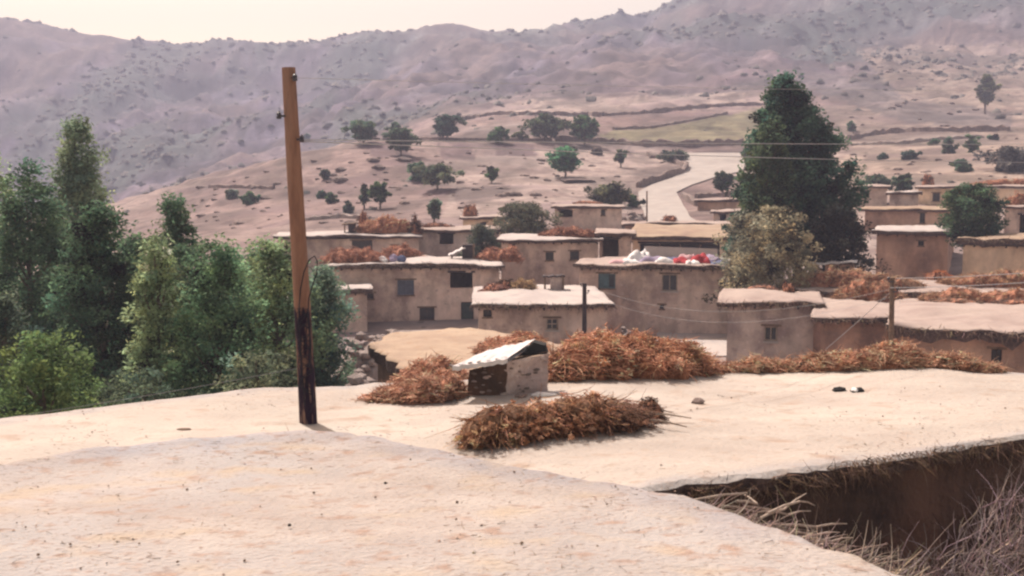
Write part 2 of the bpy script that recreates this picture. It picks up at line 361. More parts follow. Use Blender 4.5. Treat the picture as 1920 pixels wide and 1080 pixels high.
def hit(px, py, ymin=60):
    """first point where the pixel's ray meets the terrain"""
    d = ray(px, py); prev = None
    for Y in Yr[Yr > ymin]:
        p = d * (Y / d.y); g = ground_z(p.x, p.y)
        if g >= p.z:
            if prev is None: return Vector((p.x, p.y, g))
            p0, e0 = prev; e1 = g - p.z; t = e0 / (e0 + e1 + 1e-9); q = p0.lerp(p, t); return Vector((q.x, q.y, ground_z(q.x, q.y)))
        prev = (p, p.z - g)
    return None
# plain that carries on behind and beside the camera
mb = MB(); n = 64
mb.v = [(0, 0, -9.6)] + [(math.cos(2*math.pi*k/n) * 4500, math.sin(2*math.pi*k/n) * 4500, -9.6) for k in range(n)]
mb.f = [(0, 1 + k, 1 + (k + 1) % n) for k in range(n)]
part('ground', mb.v, mb.f, M['soil'], kind='structure', cols=np.zeros((n + 1, 3)) + NC)
# yard between the near houses
mb = MB(); mb.box(WF, -16, 16, -4, 14, -7.5, -6.2); mb.build('yard', M['wall_grey'], kind='structure')

# road
def drape(name, rows, material, off=.12, ncol=10, ymin=60):
    pts = []
    rr = []
    for i in range(len(rows) - 1):
        a, b = rows[i], rows[i + 1]; k = max(2, int(abs(b[0] - a[0]) / 3 + abs(b[1] - a[1]) / 12))
        for j in range(k): rr.append(tuple(a[q] + (b[q] - a[q]) * j / k for q in range(4)))
    rr.append(tuple(rows[-1]))
    V = []; Fq = []
    for (y0, x0, y1, x1) in rr:
        for c in range(ncol + 1):
            t = c / ncol; jx = 3 * nz(y0 * .07, 0, 1) 
            p = hit(x0 + (x1 - x0) * t + jx, y0 + (y1 - y0) * t, ymin)
            V.append((p.x, p.y, p.z + off))
    for i in range(len(rr) - 1):
        for c in range(ncol):
            a = i * (ncol + 1) + c; Fq.append((a, a + 1, a + ncol + 2, a + ncol + 1))
    return part(name, V, Fq, material, smooth=True, kind='structure')
drape('dirt_road', [(436,1205,436,1335),(410,1212,410,1296),(385,1200,385,1280),(362,1196,362,1268),(348,1222,348,1298),(335,1260,335,1336),(322,1282,322,1392),(305,1288,303,1400),(288,1262,288,1400)], M['road'], .14)
drape('path', [(672,1250,668,1400),(640,1236,640,1390),(612,1224,618,1388)], M['roof_pale'], .05, ymin=30)

# haze
hz = MB(); hz.box(WF, -1300, 1300, -60, 1262, -12, float(ZT.max()) + 4)
ho = part('haze', hz.v, hz.f, None, kind='stuff')
hm = bpy.data.materials.new('haze_air'); hm.use_nodes = True; hn = hm.node_tree; hn.nodes.clear()
pv = hn.nodes.new('ShaderNodeVolumePrincipled'); pv.inputs['Color'].default_value = (*HAZE_COLOR, 1); pv.inputs['Density'].default_value = HAZE_DENSITY
ho_ = hn.nodes.new('ShaderNodeOutputMaterial'); hn.links.new(pv.outputs[0], ho_.inputs['Volume']); ho.data.materials.append(hm)

def leaves_np(C, rad, per, size, col, var, wide=.42):
    """C clump centres (n,3), rad clump radii -> leaf quads"""
    n = len(C); N_ = n * per
    ce = np.repeat(C, per, 0); rr = np.repeat(rad, per)[:, None]
    d = rng.normal(0, 1, (N_, 3)); d /= np.linalg.norm(d, axis=1, keepdims=True); d *= (rng.uniform(0, 1, (N_, 1)) ** .45) * rr; d[:, 2] *= .75
    p = ce + d
    t = rng.normal(0, 1, (N_, 3)); t[:, 2] = t[:, 2] * .6 - .1; t /= np.linalg.norm(t, axis=1, keepdims=True)
    u = np.cross(t, rng.normal(0, 1, (N_, 3))); u /= np.linalg.norm(u, axis=1, keepdims=True)
    s = size * rng.uniform(.6, 1.4, (N_, 1)); wd = s * wide
    V = np.stack([p - t * s * .5, p + u * wd * .5, p + t * s * .5, p - u * wd * .5], 1).reshape(-1, 3)
    Fa = np.arange(N_ * 4).reshape(-1, 4)
    cc = np.repeat(1 + rng.normal(0, var, n), per)[:, None] * (1 + rng.normal(0, .14, (N_, 1)))
    hue = np.repeat(rng.normal(0, .10, n), per)[:, None] * np.array([[1.0, .2, -.6]])
    cols = np.clip(np.array(col)[None] * cc * (1 + hue), .008, .7)
    return V, Fa, np.repeat(cols, 4, 0)
def twigs_np(P, D, Ln, rad, seg=3, bend=.25, droop=.15):
    """P base points, D directions (n,3), lengths, radii -> triangular-section curved twigs"""
    n = len(P); D = D / np.linalg.norm(D, axis=1, keepdims=True)
    up = np.tile([0, 0, 1.], (n, 1)); U = np.cross(D, up); U /= (np.linalg.norm(U, axis=1, keepdims=True) + 1e-6); Vv = np.cross(D, U)
    bd = (U * rng.normal(0, bend, (n, 1)) + Vv * rng.normal(0, bend, (n, 1)) + np.array([0, 0, -1.]) * droop)
    rings = []
    for s in range(seg + 1):
        t = s / seg; c = P + (D * t + bd * t * t) * Ln[:, None]; r = rad * (1 - .75 * t)
        rings.append(np.stack([c + r[:, None] * (U * math.cos(a) + Vv * math.sin(a)) for a in (0, 2.094, 4.189)], 1))
    V = np.stack(rings, 1).reshape(n, (seg + 1) * 3, 3)
    q = []
    for s in range(seg):
        for k in range(3):
            k2 = (k + 1) % 3; q.append([s * 3 + k, s * 3 + k2, (s + 1) * 3 + k2, (s + 1) * 3 + k])
    Fa = (np.arange(n)[:, None, None] * ((seg + 1) * 3) + np.array(q)[None]).reshape(-1, 4)
    return V.reshape(-1, 3), Fa, (seg + 1) * 3
def brush_cols(n, per, base, var=.25, hue=.12):
    c = np.array(base)[None] * (1 + rng.normal(0, var, (n, 1))) * (1 + rng.normal(0, hue, (n, 3)) * np.array([.3, .5, .7]))
    return np.repeat(np.clip(c, .01, .8), per, axis=0)
# ------------------------------------------------------------------ roofs and houses
def resample(pts, step):
    out = []
    n = len(pts)
    for i in range(n):
        a = Vector(pts[i]); b = Vector(pts[(i + 1) % n]); k = max(1, int((b - a).length / step))
        for j in range(k): out.append(a.lerp(b, j / k))
    return out
def roof_slab(outline, zf, thick, step=.35, rings=(0, .25, .5, .7, .85, .93, .98, 1), jit=.06, lump=.03, k=1.5, drop=.05, sd=0., ragged=0.):
    """mud roof: uneven star-shaped slab; zf(x,y) gives the top"""
    P = resample(outline, step); n = len(P)
    c = Vector((sum(p.x for p in P) / n, sum(p.y for p in P) / n))
    V = [(c.x, c.y, zf(c.x, c.y))]; Fs = []
    B = []
    for i, p in enumerate(P):
        d = (p - c).normalized(); e = jit * nz(p.x, p.y, sd, 2.3) + jit * .6 * nz(p.x, p.y, sd + 4, 6.1)
        B.append(p + d * e)
    for s in rings[1:]:
        for b in B:
            q = c.lerp(b, s); z = zf(q.x, q.y) + lump * nz(q.x, q.y, sd, k) + lump * .5 * nz(q.x, q.y, sd + 9, k * 3.3)
            if s > .99: z -= drop + .03 * nz(q.x, q.y, sd + 5, 4)
            V.append((q.x, q.y, z))
    nrg = len(rings) - 1
    for i in range(n):
        Fs.append((0, 1 + i, 1 + (i + 1) % n))
    for r in range(nrg - 1):
        for i in range(n):
            a = 1 + r * n + i; b = 1 + r * n + (i + 1) % n; Fs.append((a, a + n, b + n, b))
    base = 1 + (nrg - 1) * n
    lo = len(V); roof_slab.ntop = len(Fs); roof_slab.meta = (n, rings)
    for i, b in enumerate(B):
        q = c.lerp(b, .995); V.append((q.x, q.y, V[base + i][2] - thick * (1 + .35 * nz(b.x, b.y, 7, 3)) - ragged * random.random()))
    for b in B:
        q = c.lerp(b, .80); V.append((q.x, q.y, zf(q.x, q.y) - thick - drop))
    V.append((c.x, c.y, zf(c.x, c.y) - thick - drop)); cc = len(V) - 1
    for i in range(n):
        j = (i + 1) % n
        Fs.append((base + i, lo + i, lo + j, base + j)); Fs.append((lo + i, lo + n + i, lo + n + j, lo + j)); Fs.append((lo + n + i, cc, lo + n + j))
    # orient outwards
    return V, Fs

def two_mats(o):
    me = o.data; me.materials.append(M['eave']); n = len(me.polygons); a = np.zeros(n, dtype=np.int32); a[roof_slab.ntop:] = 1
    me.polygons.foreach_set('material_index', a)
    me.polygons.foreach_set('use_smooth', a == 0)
def frame_at(px0, px1, Yc, py, turn=0):
    pc = (px0 + px1) / 2; C = W(pc, py, Yc)
    d = Vector((C.x, C.y)).normalized(); a = R(turn); dd = Vector((d.x * math.cos(a) - d.y * math.sin(a), d.x * math.sin(a) + d.y * math.cos(a)))
    rr = Vector((dd.y, -dd.x)); O = Vector((C.x, C.y))
    def s_of(px):
        q = W(px, py, 10.0); u = Vector((q.x, q.y))          # plan ray
        # O + rr*s = u*k
        det = rr.x * -u.y + u.x * rr.y
        s = (-O.x * -u.y - u.x * O.y) / det
        return s
    def zs(px, pyy):
        s = s_of(px); q = O + rr * s; return W(px, pyy, q.y).z
    s0 = s_of(px0); A = O + rr * s0
    fr = lambda s, t, z: (A.x + rr.x * s + dd.x * t, A.y + rr.y * s + dd.y * t, z)
    return fr, s_of(px1) - s0, (lambda px: s_of(px) - s0), zs, C.z

def house(label, px0, px1, Yc, pyr, pyb, depth, ops=(), turn=0, over=.32, wm='wall', rm='roof', rise=.0, name='mud_house', thick=.15, cat='house', group='mud brick village houses', ragged=0, beams=True, camber=.12, side_ops=(), lump=.07):
    fr, L, sp, zs, zt = frame_at(px0, px1, Yc, pyr, turn)
    zb = zs((px0 + px1) / 2, pyb)
    g = min(ground_z(*fr(s, t, 0)[:2]) for s in (0, L) for t in (0, depth)) if Yc > 14 else -6.4
    zb = min(zb, g) - .3
    base = fr(L / 2, depth / 2, 0)
    T = thing(name, label, cat, (base[0], base[1], zb), group)
    sdd = px0 * .37
    O_ = []
    for o in ops:
        x0, x1, y0, y1, st = o
        a = sp(x0); b = sp(x1); z1 = zs((x0 + x1) / 2, y0); z0 = zs((x0 + x1) / 2, y1)
        O_.append((max(.15, a), min(L - .15, b), max(zb, z0), min(zt - .08, z1), st))
    def wob(s, t, z):
        p = fr(s, t, z); e = .09 * nz(s + sdd, z, t, .8) + .035 * nz(s + sdd, z, t, 3.1)
        q = fr(s, t - e, z) if t < .01 else fr(s + (e if s > L / 2 else -e), t, z); return q
    V = []; Fs = []; memo = {}
    def vid(s, t, z):
        k = (round(s, 3), round(t, 3), round(z, 3))
        if k not in memo: memo[k] = len(V); V.append(wob(s, t, z))
        return memo[k]
    st_ = .45
    S = sorted(set([round(x, 3) for x in list(np.linspace(0, L, max(3, int(L / st_) + 1))) + [o[0] for o in O_] + [o[1] for o in O_]]))
    Z = sorted(set([round(x, 3) for x in list(np.linspace(zb, zt, max(3, int((zt - zb) / st_) + 1))) + [o[2] for o in O_] + [o[3] for o in O_]]))
    for i in range(len(S) - 1):
        for j in range(len(Z) - 1):
            sm = (S[i] + S[i + 1]) / 2; zm = (Z[j] + Z[j + 1]) / 2
            if any(o[0] < sm < o[1] and o[2] < zm < o[3] for o in O_): continue
            Fs.append((vid(S[i], 0, Z[j]), vid(S[i + 1], 0, Z[j]), vid(S[i + 1], 0, Z[j + 1]), vid(S[i], 0, Z[j + 1])))
    for (a, b, z0, z1, stl) in O_:     # reveals
        a, b, z0, z1 = [round(q, 3) for q in (a, b, z0, z1)]; dp = .34
        q = [vid(a, 0, z0), vid(b, 0, z0), vid(b, 0, z1), vid(a, 0, z1)]
        r_ = []
        for (s, z) in ((a, z0), (b, z0), (b, z1), (a, z1)): V.append(fr(s, dp, z)); r_.append(len(V) - 1)
        for k in range(4): Fs.append((q[k], r_[k], r_[(k + 1) % 4], q[(k + 1) % 4]))
    D = list(np.linspace(0, depth, max(3, int(depth / .9) + 1)))
    Zs = list(np.linspace(zb, zt, max(3, int((zt - zb) / .9) + 1)))
    for s in (0, L):
        for i in range(len(D) - 1):
            for j in range(len(Zs) - 1):
                f = (vid(s, D[i], Zs[j]), vid(s, D[i + 1], Zs[j]), vid(s, D[i + 1], Zs[j + 1]), vid(s, D[i], Zs[j + 1]))
                Fs.append(f if s > 0 else f[::-1])
    Sb = list(np.linspace(0, L, max(3, int(L / 1.2) + 1)))
    for i in range(len(Sb) - 1):
        Fs.append((vid(Sb[i], depth, zb), vid(Sb[i], depth, zt), vid(Sb[i + 1], depth, zt), vid(Sb[i + 1], depth, zb)))
    part('wall', V, Fs, M[wm], T)
    # windows, doors
    for (a, b, z0, z1, stl) in O_:
        w_ = b - a; h_ = z1 - z0; t0 = .10; fw = min(.07, w_ * .12)
        if stl == 'open':
            m = MB(); m.box(fr, a - .15, b + .15, -.03, .22, z1 - .02, z1 + .10, .01); m.build('lintel', M['dark_wood'], T)
            if w_ > 1.6:
                for k in range(1, int(w_ / 1.4) + 1):
                    c_ = a + w_ * k / (int(w_ / 1.4) + 1); m = MB(); m.tube([fr(c_, .12, z0), fr(c_ + .04, .12, z1 - .02)], .07, 7); m.build('post', M['wood'], T)
            continue
        fm, pm = {'dark': ('dark_wood', 'glass'), 'glass': ('pale_wood', 'glass'), 'blue': ('blue_frame', 'blue_glass'), 'teal': ('teal', 'teal'), 'door': ('dark_wood', 'green_door'), 'grid': ('pale_wood', 'glass')}[stl]
        m = MB()
        m.box(fr, a, a + fw, t0, t0 + .08, z0, z1); m.box(fr, b - fw, b, t0, t0 + .08, z0, z1)
        m.box(fr, a + fw, b - fw, t0, t0 + .08, z1 - fw, z1); m.box(fr, a + fw, b - fw, t0, t0 + .08, z0, z0 + fw)
        wd = m.build('door' if stl == 'door' else 'window', M[fm], T)
        m = MB()
        if stl == 'door':
            m.box(fr, a + fw, b - fw, t0 + .03, t0 + .06, z0 + fw, z1 - fw); m.build('panel', M[pm], wd)
            m = MB(); m.box(fr, b - fw - .12, b - fw - .06, t0 - .01, t0 + .03, (z0 + z1) / 2 - .06, (z0 + z1) / 2 + .06); m.build('handle', M['ceramic'], wd)
        elif stl == 'teal':
            md = (a + b) / 2
            m.box(fr, a + fw, md + w_ * .12, t0 + .01, t0 + .05, z0 + fw, z1 - fw); m.build('shutter', M['teal'], wd)
            m = MB(); m.box(fr, md + w_ * .12, b - fw, t0 + .05, t0 + .06, z0 + fw, z1 - fw); m.build('pane', M['glass'], wd)
        else:
            nx = 2 if w_ < 1.3 else 3; nzz = 2 if stl in ('grid', 'blue') else 1
            if nx * nzz > 1:
                for k in range(1, nx): mu = MB(); c_ = a + w_ * k / nx; mu.box(fr, c_ - .02, c_ + .02, t0 + .01, t0 + .06, z0 + fw, z1 - fw); mu.build('mullion', M[fm], wd)
                for k in range(1, nzz): mu = MB(); c_ = z0 + h_ * k / nzz; mu.box(fr, a + fw, b - fw, t0 + .015, t0 + .055, c_ - .02, c_ + .02); mu.build('mullion', M[fm], wd)
            m.box(fr, a + fw, b - fw, t0 + .065, t0 + .075, z0 + fw, z1 - fw); m.build('pane', M[pm], wd)
        if stl != 'door':
            m = MB(); m.box(fr, a - .06, b + .06, -.07, t0 - .005, z0 - .07, z0 - .003, .006); m.build('sill', M['roof_pale' if stl in ('grid', 'glass') else 'wood'], wd)
        m = MB(); m.box(fr, a - .14, b + .14, -.025, .2, z1 + .003, z1 + .09, .006); m.build('lintel', M['wood'], wd)
    # roof
    o = over
    out = [fr(-o, -o, 0)[:2], fr(L + o, -o, 0)[:2], fr(L + o, depth + o, 0)[:2], fr(-o, depth + o, 0)[:2]]
    cx, cy = base[:2]; f0 = Vector(fr(0, 0, 0)[:2]); dv = (Vector(fr(0, 1, 0)[:2]) - f0)
    mL = max(L, depth) / 2
    def zf(x, y):
        t = (Vector((x, y)) - f0).dot(dv); r2 = ((x - cx) ** 2 + (y - cy) ** 2) / (mL * mL)
        return zt + thick + .08 + .13 * nz(x * .45, y * .45, sdd) + rise * max(0, min(1, t / depth)) + camber * max(0, 1 - r2)
    V, Fs = roof_slab(out, zf, thick, sd=sdd, lump=lump, ragged=ragged)
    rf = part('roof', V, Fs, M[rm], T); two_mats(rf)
    if beams and Yc < 64:
        kk = int(L * 60); ss = rng.uniform(-o, L + o, kk); P = np.array([fr(q, -o * random.uniform(.75, 1.05), zf(*fr(q, -o, 0)[:2]) - random.uniform(.05, .18)) for q in ss])
        dv0 = np.array([-dv.x, -dv.y, 0]); D = dv0[None] * rng.uniform(.2, 1, (kk, 1)) + rng.normal(0, .5, (kk, 3)) + np.array([0, 0, -.25]); Vt, Fa_, per_ = twigs_np(P, D, rng.uniform(.12, .38, kk), .018 * rng.uniform(.6, 1.4, kk))
        part('eave_straw', Vt, Fa_, M['brush'], T, cols=brush_cols(kk, per_, (.30, .21, .165), .3), kind='stuff')
    if beams and Yc < 75:
        m = MB(); k = int(L / .55)
        for i in range(k + 1):
            s = .1 + (L - .2) * i / max(1, k) + random.uniform(-.08, .08); r = random.uniform(.035, .055); ln = over * random.uniform(.7, 1.25)
            m.tube([fr(s, .1, zt - .03), fr(s + random.uniform(-.03, .03), -ln, zt - .04)], r, 6)
        b_ = m.build('beam_ends', M['dark_wood'], T); b_['kind'] = 'stuff'
    return T, fr, L, zf

# -- houses: label, px0, px1, distance, roof row, base row, depth
Hd = {}
Hd['H1'] = house('wide two storey mud house with blue window and broad dark opening, left of centre', 622, 936, 62, 503, 616, 5.5,
    [(745,776,525,553,'blue'),(844,886,511,540,'open'),(864,888,566,601,'door'),(786,814,577,600,'dark'),(678,700,550,560,'dark')], rm='roof_pale')
Hd['H1b'] = house('small lean-to annex with pale flat roof beside the trees', 612, 688, 58.5, 551, 612, 2.6, [(645,655,575,590,'dark')], name='annex', cat='annex', group=None, rm='roof_pale', thick=.22)
Hd['H2'] = house('low mud house with whitish roof and square paned window behind the brush', 897, 1138, 48, 577, 650, 8, [(1024,1047,597,619,'grid'),(906,922,577,594,'dark')], rm='roof_pale', turn=3, wm='wall')
Hd['HB1'] = house('mud house with wide dark window just right of the wooden pole', 520, 785, 76, 448, 510, 5.5, [(660,698,451,469,'dark'),(735,745,460,470,'dark')], rm='roof_pale', wm='wall')
Hd['HB2'] = house('dark grey mud house with one square opening beside the grey bush', 772, 930, 79, 436, 500, 6, [(824,850,438,458,'open')], wm='wall_grey', turn=-4)
Hd['HB3'] = house('mud house with two small square windows and pale roof edge', 940, 1122, 68, 455, 560, 7, [(1023,1038,473,488,'dark'),(1069,1086,471,487,'dark'),(958,966,458,470,'dark')], rm='roof_pale')
Hd['HB4'] = house('narrow mud porch with a tall dark doorway beside the two-windowed house', 1124, 1184, 68.5, 443, 520, 5, [(1130,1160,447,491,'open')], name='porch', cat='porch', group=None, wm='wall')
Hd['HT'] = house('highest small mud house at the foot of the dirt road', 1040, 1166, 92, 391, 428, 5, [(1048,1074,394,407,'open'),(1127,1135,394,404,'dark')], wm='wall', beams=False, rm='roof')
Hd['HS'] = house('low mud shed with thin roof left of the highest house', 868, 952, 90, 412, 440, 4, [(900,912,417,426,'dark')], wm='wall_ochre', beams=False, name='shed', cat='shed', group=None)
Hd['HM'] = house('long low reddish mud building under the dirt road', 1172, 1405, 86, 424, 450, 3.6, [(1300,1316,428,438,'dark')], wm='wall_red', beams=False)
Hd['HC'] = house('long building with yellowish flat roof over a dark open front', 1186, 1400, 75, 451, 500, 9.5, [(1200,1350,456,479,'open')], rm='roof_ochre', rise=.45, wm='wall_ochre', thick=.24)
Hd['HD'] = house('large mud house with teal shutter whose roof carries piled bedding', 1086, 1398, 58, 505, 618, 5, [(1122,1154,513,541,'teal'),(1241,1271,514,546,'glass'),(1350,1361,528,538,'dark'),(1238,1246,572,579,'dark')], rm='roof')
Hd['R1'] = house('square mud house with one dark window and broad eaves beside the pale path', 1364, 1526, 43, 573, 680, 4.2, [(1434,1459,612,640,'glass')], turn=0, over=.42, wm='wall_grey')
Hd['R2'] = house('reddish mud house with low eaves behind the thin right-hand pole', 1540, 1690, 40, 603, 690, 6, [], over=.4, wm='wall_red', turn=0)
Hd['R3'] = house('near mud house with ragged thatched eaves at the right edge', 1690, 2120, 35, 633, 720, 8.5, [(1860,1880,655,690,'dark')], over=.5, wm='wall_red', ragged=.28, thick=.22, lump=.09, turn=4)
Hd['R4'] = house('low mud house whose roof is heaped with brush, behind the ragged eaves', 1500, 2050, 49, 558, 620, 7.5, [], over=.4, wm='wall_red', turn=3)
Hd['R5'] = house('ochre sunlit mud house with thick lumpy roof edge at the right edge', 1806, 2100, 60, 464, 540, 5, [], wm='wall_ochre', rm='roof_ochre', thick=.34, lump=.12, turn=-9)
Hd['R6'] = house('tall brown mud house with bright white roof right of the big tree', 1644, 1778, 69, 441, 560, 8.5, [(1722,1733,452,461,'dark')], rm='roof_pale', wm='wall_red', turn=-4, thick=.24)
Hd['R7'] = house('reddish mud house directly above the bright white roof', 1622, 1782, 83, 396, 440, 5, [(1725,1735,400,418,'dark')], wm='wall_red', beams=False, rm='roof_ochre')
Hd['R8'] = house('uppermost mud house at right with one dark window', 1722, 1990, 97, 354, 395, 5, [(1749,1763,362,377,'dark')], wm='wall_ochre', beams=False)
Hd['R9'] = house('low shed with pale slab roof left of the uppermost house', 1668, 1722, 90, 365, 392, 3, [], wm='wall_grey', name='shed', cat='shed', group=None, beams=False, rm='roof_pale')
Hd['R10'] = house('small mud hut just right of the big tree, below the shrubs', 1606, 1664, 100, 353, 385, 3, [(1620,1630,358,368,'dark')], wm='wall', name='hut', cat='hut', group=None, beams=False)
Hd['R11'] = house('reddish mud house with pale corner behind the round green tree', 1884, 2080, 78, 392, 470, 4, [(1913,1935,402,440,'open')], wm='wall', beams=False)
Hd['RW1'] = house('long mud building with a dark doorway right of the dirt road', 1338, 1412, 96, 400, 424, 3.5, [(1350,1362,402,416,'open')], wm='wall', beams=False)
Hd['RW2'] = house('low terraced mud building above the dark doorway by the dirt road', 1308, 1412, 106, 379, 398, 3.5, [], wm='wall_red', beams=False)

# ------------------------------------------------------------------ the two near roofs
def near_house(name, label, pts, z, zfun, material, wallm, thick, zb, rings, inset=.35, step=.12, jit=.05, lump=.03, drop=.07, k=2.0, wall_step=.35):
    P = [Vector((PZ(a, b, z).x, PZ(a, b, z).y)) if isinstance(a, int) else Vector((a, b)) for a, b in pts]
    c = Vector((sum(p.x for p in P) / len(P), sum(p.y for p in P) / len(P)))
    T = thing(name, label, 'house', (c.x, c.y, zb), None)
    V, Fs = roof_slab(P, zfun, thick, step=step, rings=rings, jit=jit, lump=lump, k=k, drop=drop, sd=len(pts))
    tc_ = np.ones((len(V), 3)); n_, rg_ = roof_slab.meta
    for i in range(1, len(V)):
        r_ = rg_[min((i - 1) // n_ + 1, len(rg_) - 1)]; v = V[i]; e = max(0, min(1, (r_ - .90 + .05 * nz(v[0], v[1], 0, 1.2)) / .05)) * (.6 + .4 * nz(v[0], v[1], 1, 3)) * (1 if v[1] > 6 else 0)
        g = 1 + .10 * nz(v[0], v[1], 0, .6) + .08 * nz(v[0], v[1] * 2.5, 4, 1.7)
        tc_[i] = (g * (1 - .22 * e), g * (1 - .17 * e), g * (1 - .06 * e))
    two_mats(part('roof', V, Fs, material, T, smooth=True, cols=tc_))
    B = resample(P, wall_step); n = len(B); V = []; Fs = []
    lev = np.linspace(zb, z - thick * .9, 14)
    for zz in lev:
        for b in B:
            q = b + (c - b).normalized() * (inset + .09 * nz(b.x, b.y, zz, 1.3) + .04 * nz(b.x, b.y, zz, 4.1)); V.append((q.x, q.y, zz))
    for j in range(len(lev) - 1):
        for i in range(n):
            a = j * n + i; b2 = j * n + (i + 1) % n; Fs.append((a, b2, b2 + n, a + n))
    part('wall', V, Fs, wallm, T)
    return T, c, P
ZN, Z2, Z3 = -2.1, -2.6, -4.6
rg = tuple([0] + [1 - (1 - i / 46) ** 1.25 for i in range(1, 46)] + [1])
def zn(x, y):    # gently swollen near roof
    return ZN + .035 * math.sin(x * .9 + 1) + .03 * math.sin(y * 1.4) + .05 * nz(x, y, 0, .5)
NR_T, nc_, NP = near_house('mud_house', 'mud house underfoot with broad trodden grey-pink roof filling the foreground',
    [(-700, 905), (-300, 872), (0, 852), (160, 828), (340, 808), (470, 800), (580, 798), (700, 804), (840, 832), (1010, 877), (1160, 905), (1290, 930), (1370, 958), (1450, 990), (1560, 1032), (1700, 1075), (3.0, 4.6), (3.6, 2.5), (4.0, -3.5), (-6.5, -3.5), (-6.5, 4.0)],
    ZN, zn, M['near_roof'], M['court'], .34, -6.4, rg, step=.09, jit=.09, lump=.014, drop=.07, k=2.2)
def z2(x, y):
    return Z2 + .03 * math.sin(x * 1.3) + .05 * nz(x, y, 5, .45) + .02 * nz(x, y, 3, 1.8)
H2_T, c2_, P2 = near_house('mud_house', 'neighbouring mud house with wide cream roof carrying the brush stack and pole',
    [(-400, 835), (0, 781), (250, 753), (400, 740), (545, 729), (700, 716), (860, 712), (1030, 704), (1180, 693), (1330, 684), (1500, 685), (1700, 690), (1920, 699), (2300, 712), (2500, 770), (2200, 800), (1920, 820), (1800, 831), (1700, 845), (1600, 862), (1500, 883), (1400, 899), (1290, 912), (.7, 8.75), (-1.0, 8.5), (-7.5, 8.0)],
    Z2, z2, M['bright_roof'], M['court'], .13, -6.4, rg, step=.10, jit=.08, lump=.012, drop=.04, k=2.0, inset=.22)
P3p = [(690, 642), (720, 628), (770, 618), (880, 616), (990, 626), (1060, 650), (1120, 690), (1100, 740), (900, 760), (790, 706), (740, 676)]
near_house('mud_house', 'low mud house with tan sagging roof behind the small rooftop hutch', P3p, Z3, lambda x, y: Z3 + .10 * nz(x, y, 2, .4), M['roof_tan'], M['wall_red'], .3, -7.9,
    (0, .2, .4, .6, .75, .86, .93, .97, 1), step=.3, jit=.2, lump=.07, drop=.08, k=1.1, wall_step=.6)
def onz2(px, py, dz=0): 
    p = PZ(px, py, Z2); return Vector((p.x, p.y, z2(p.x, p.y) + dz))

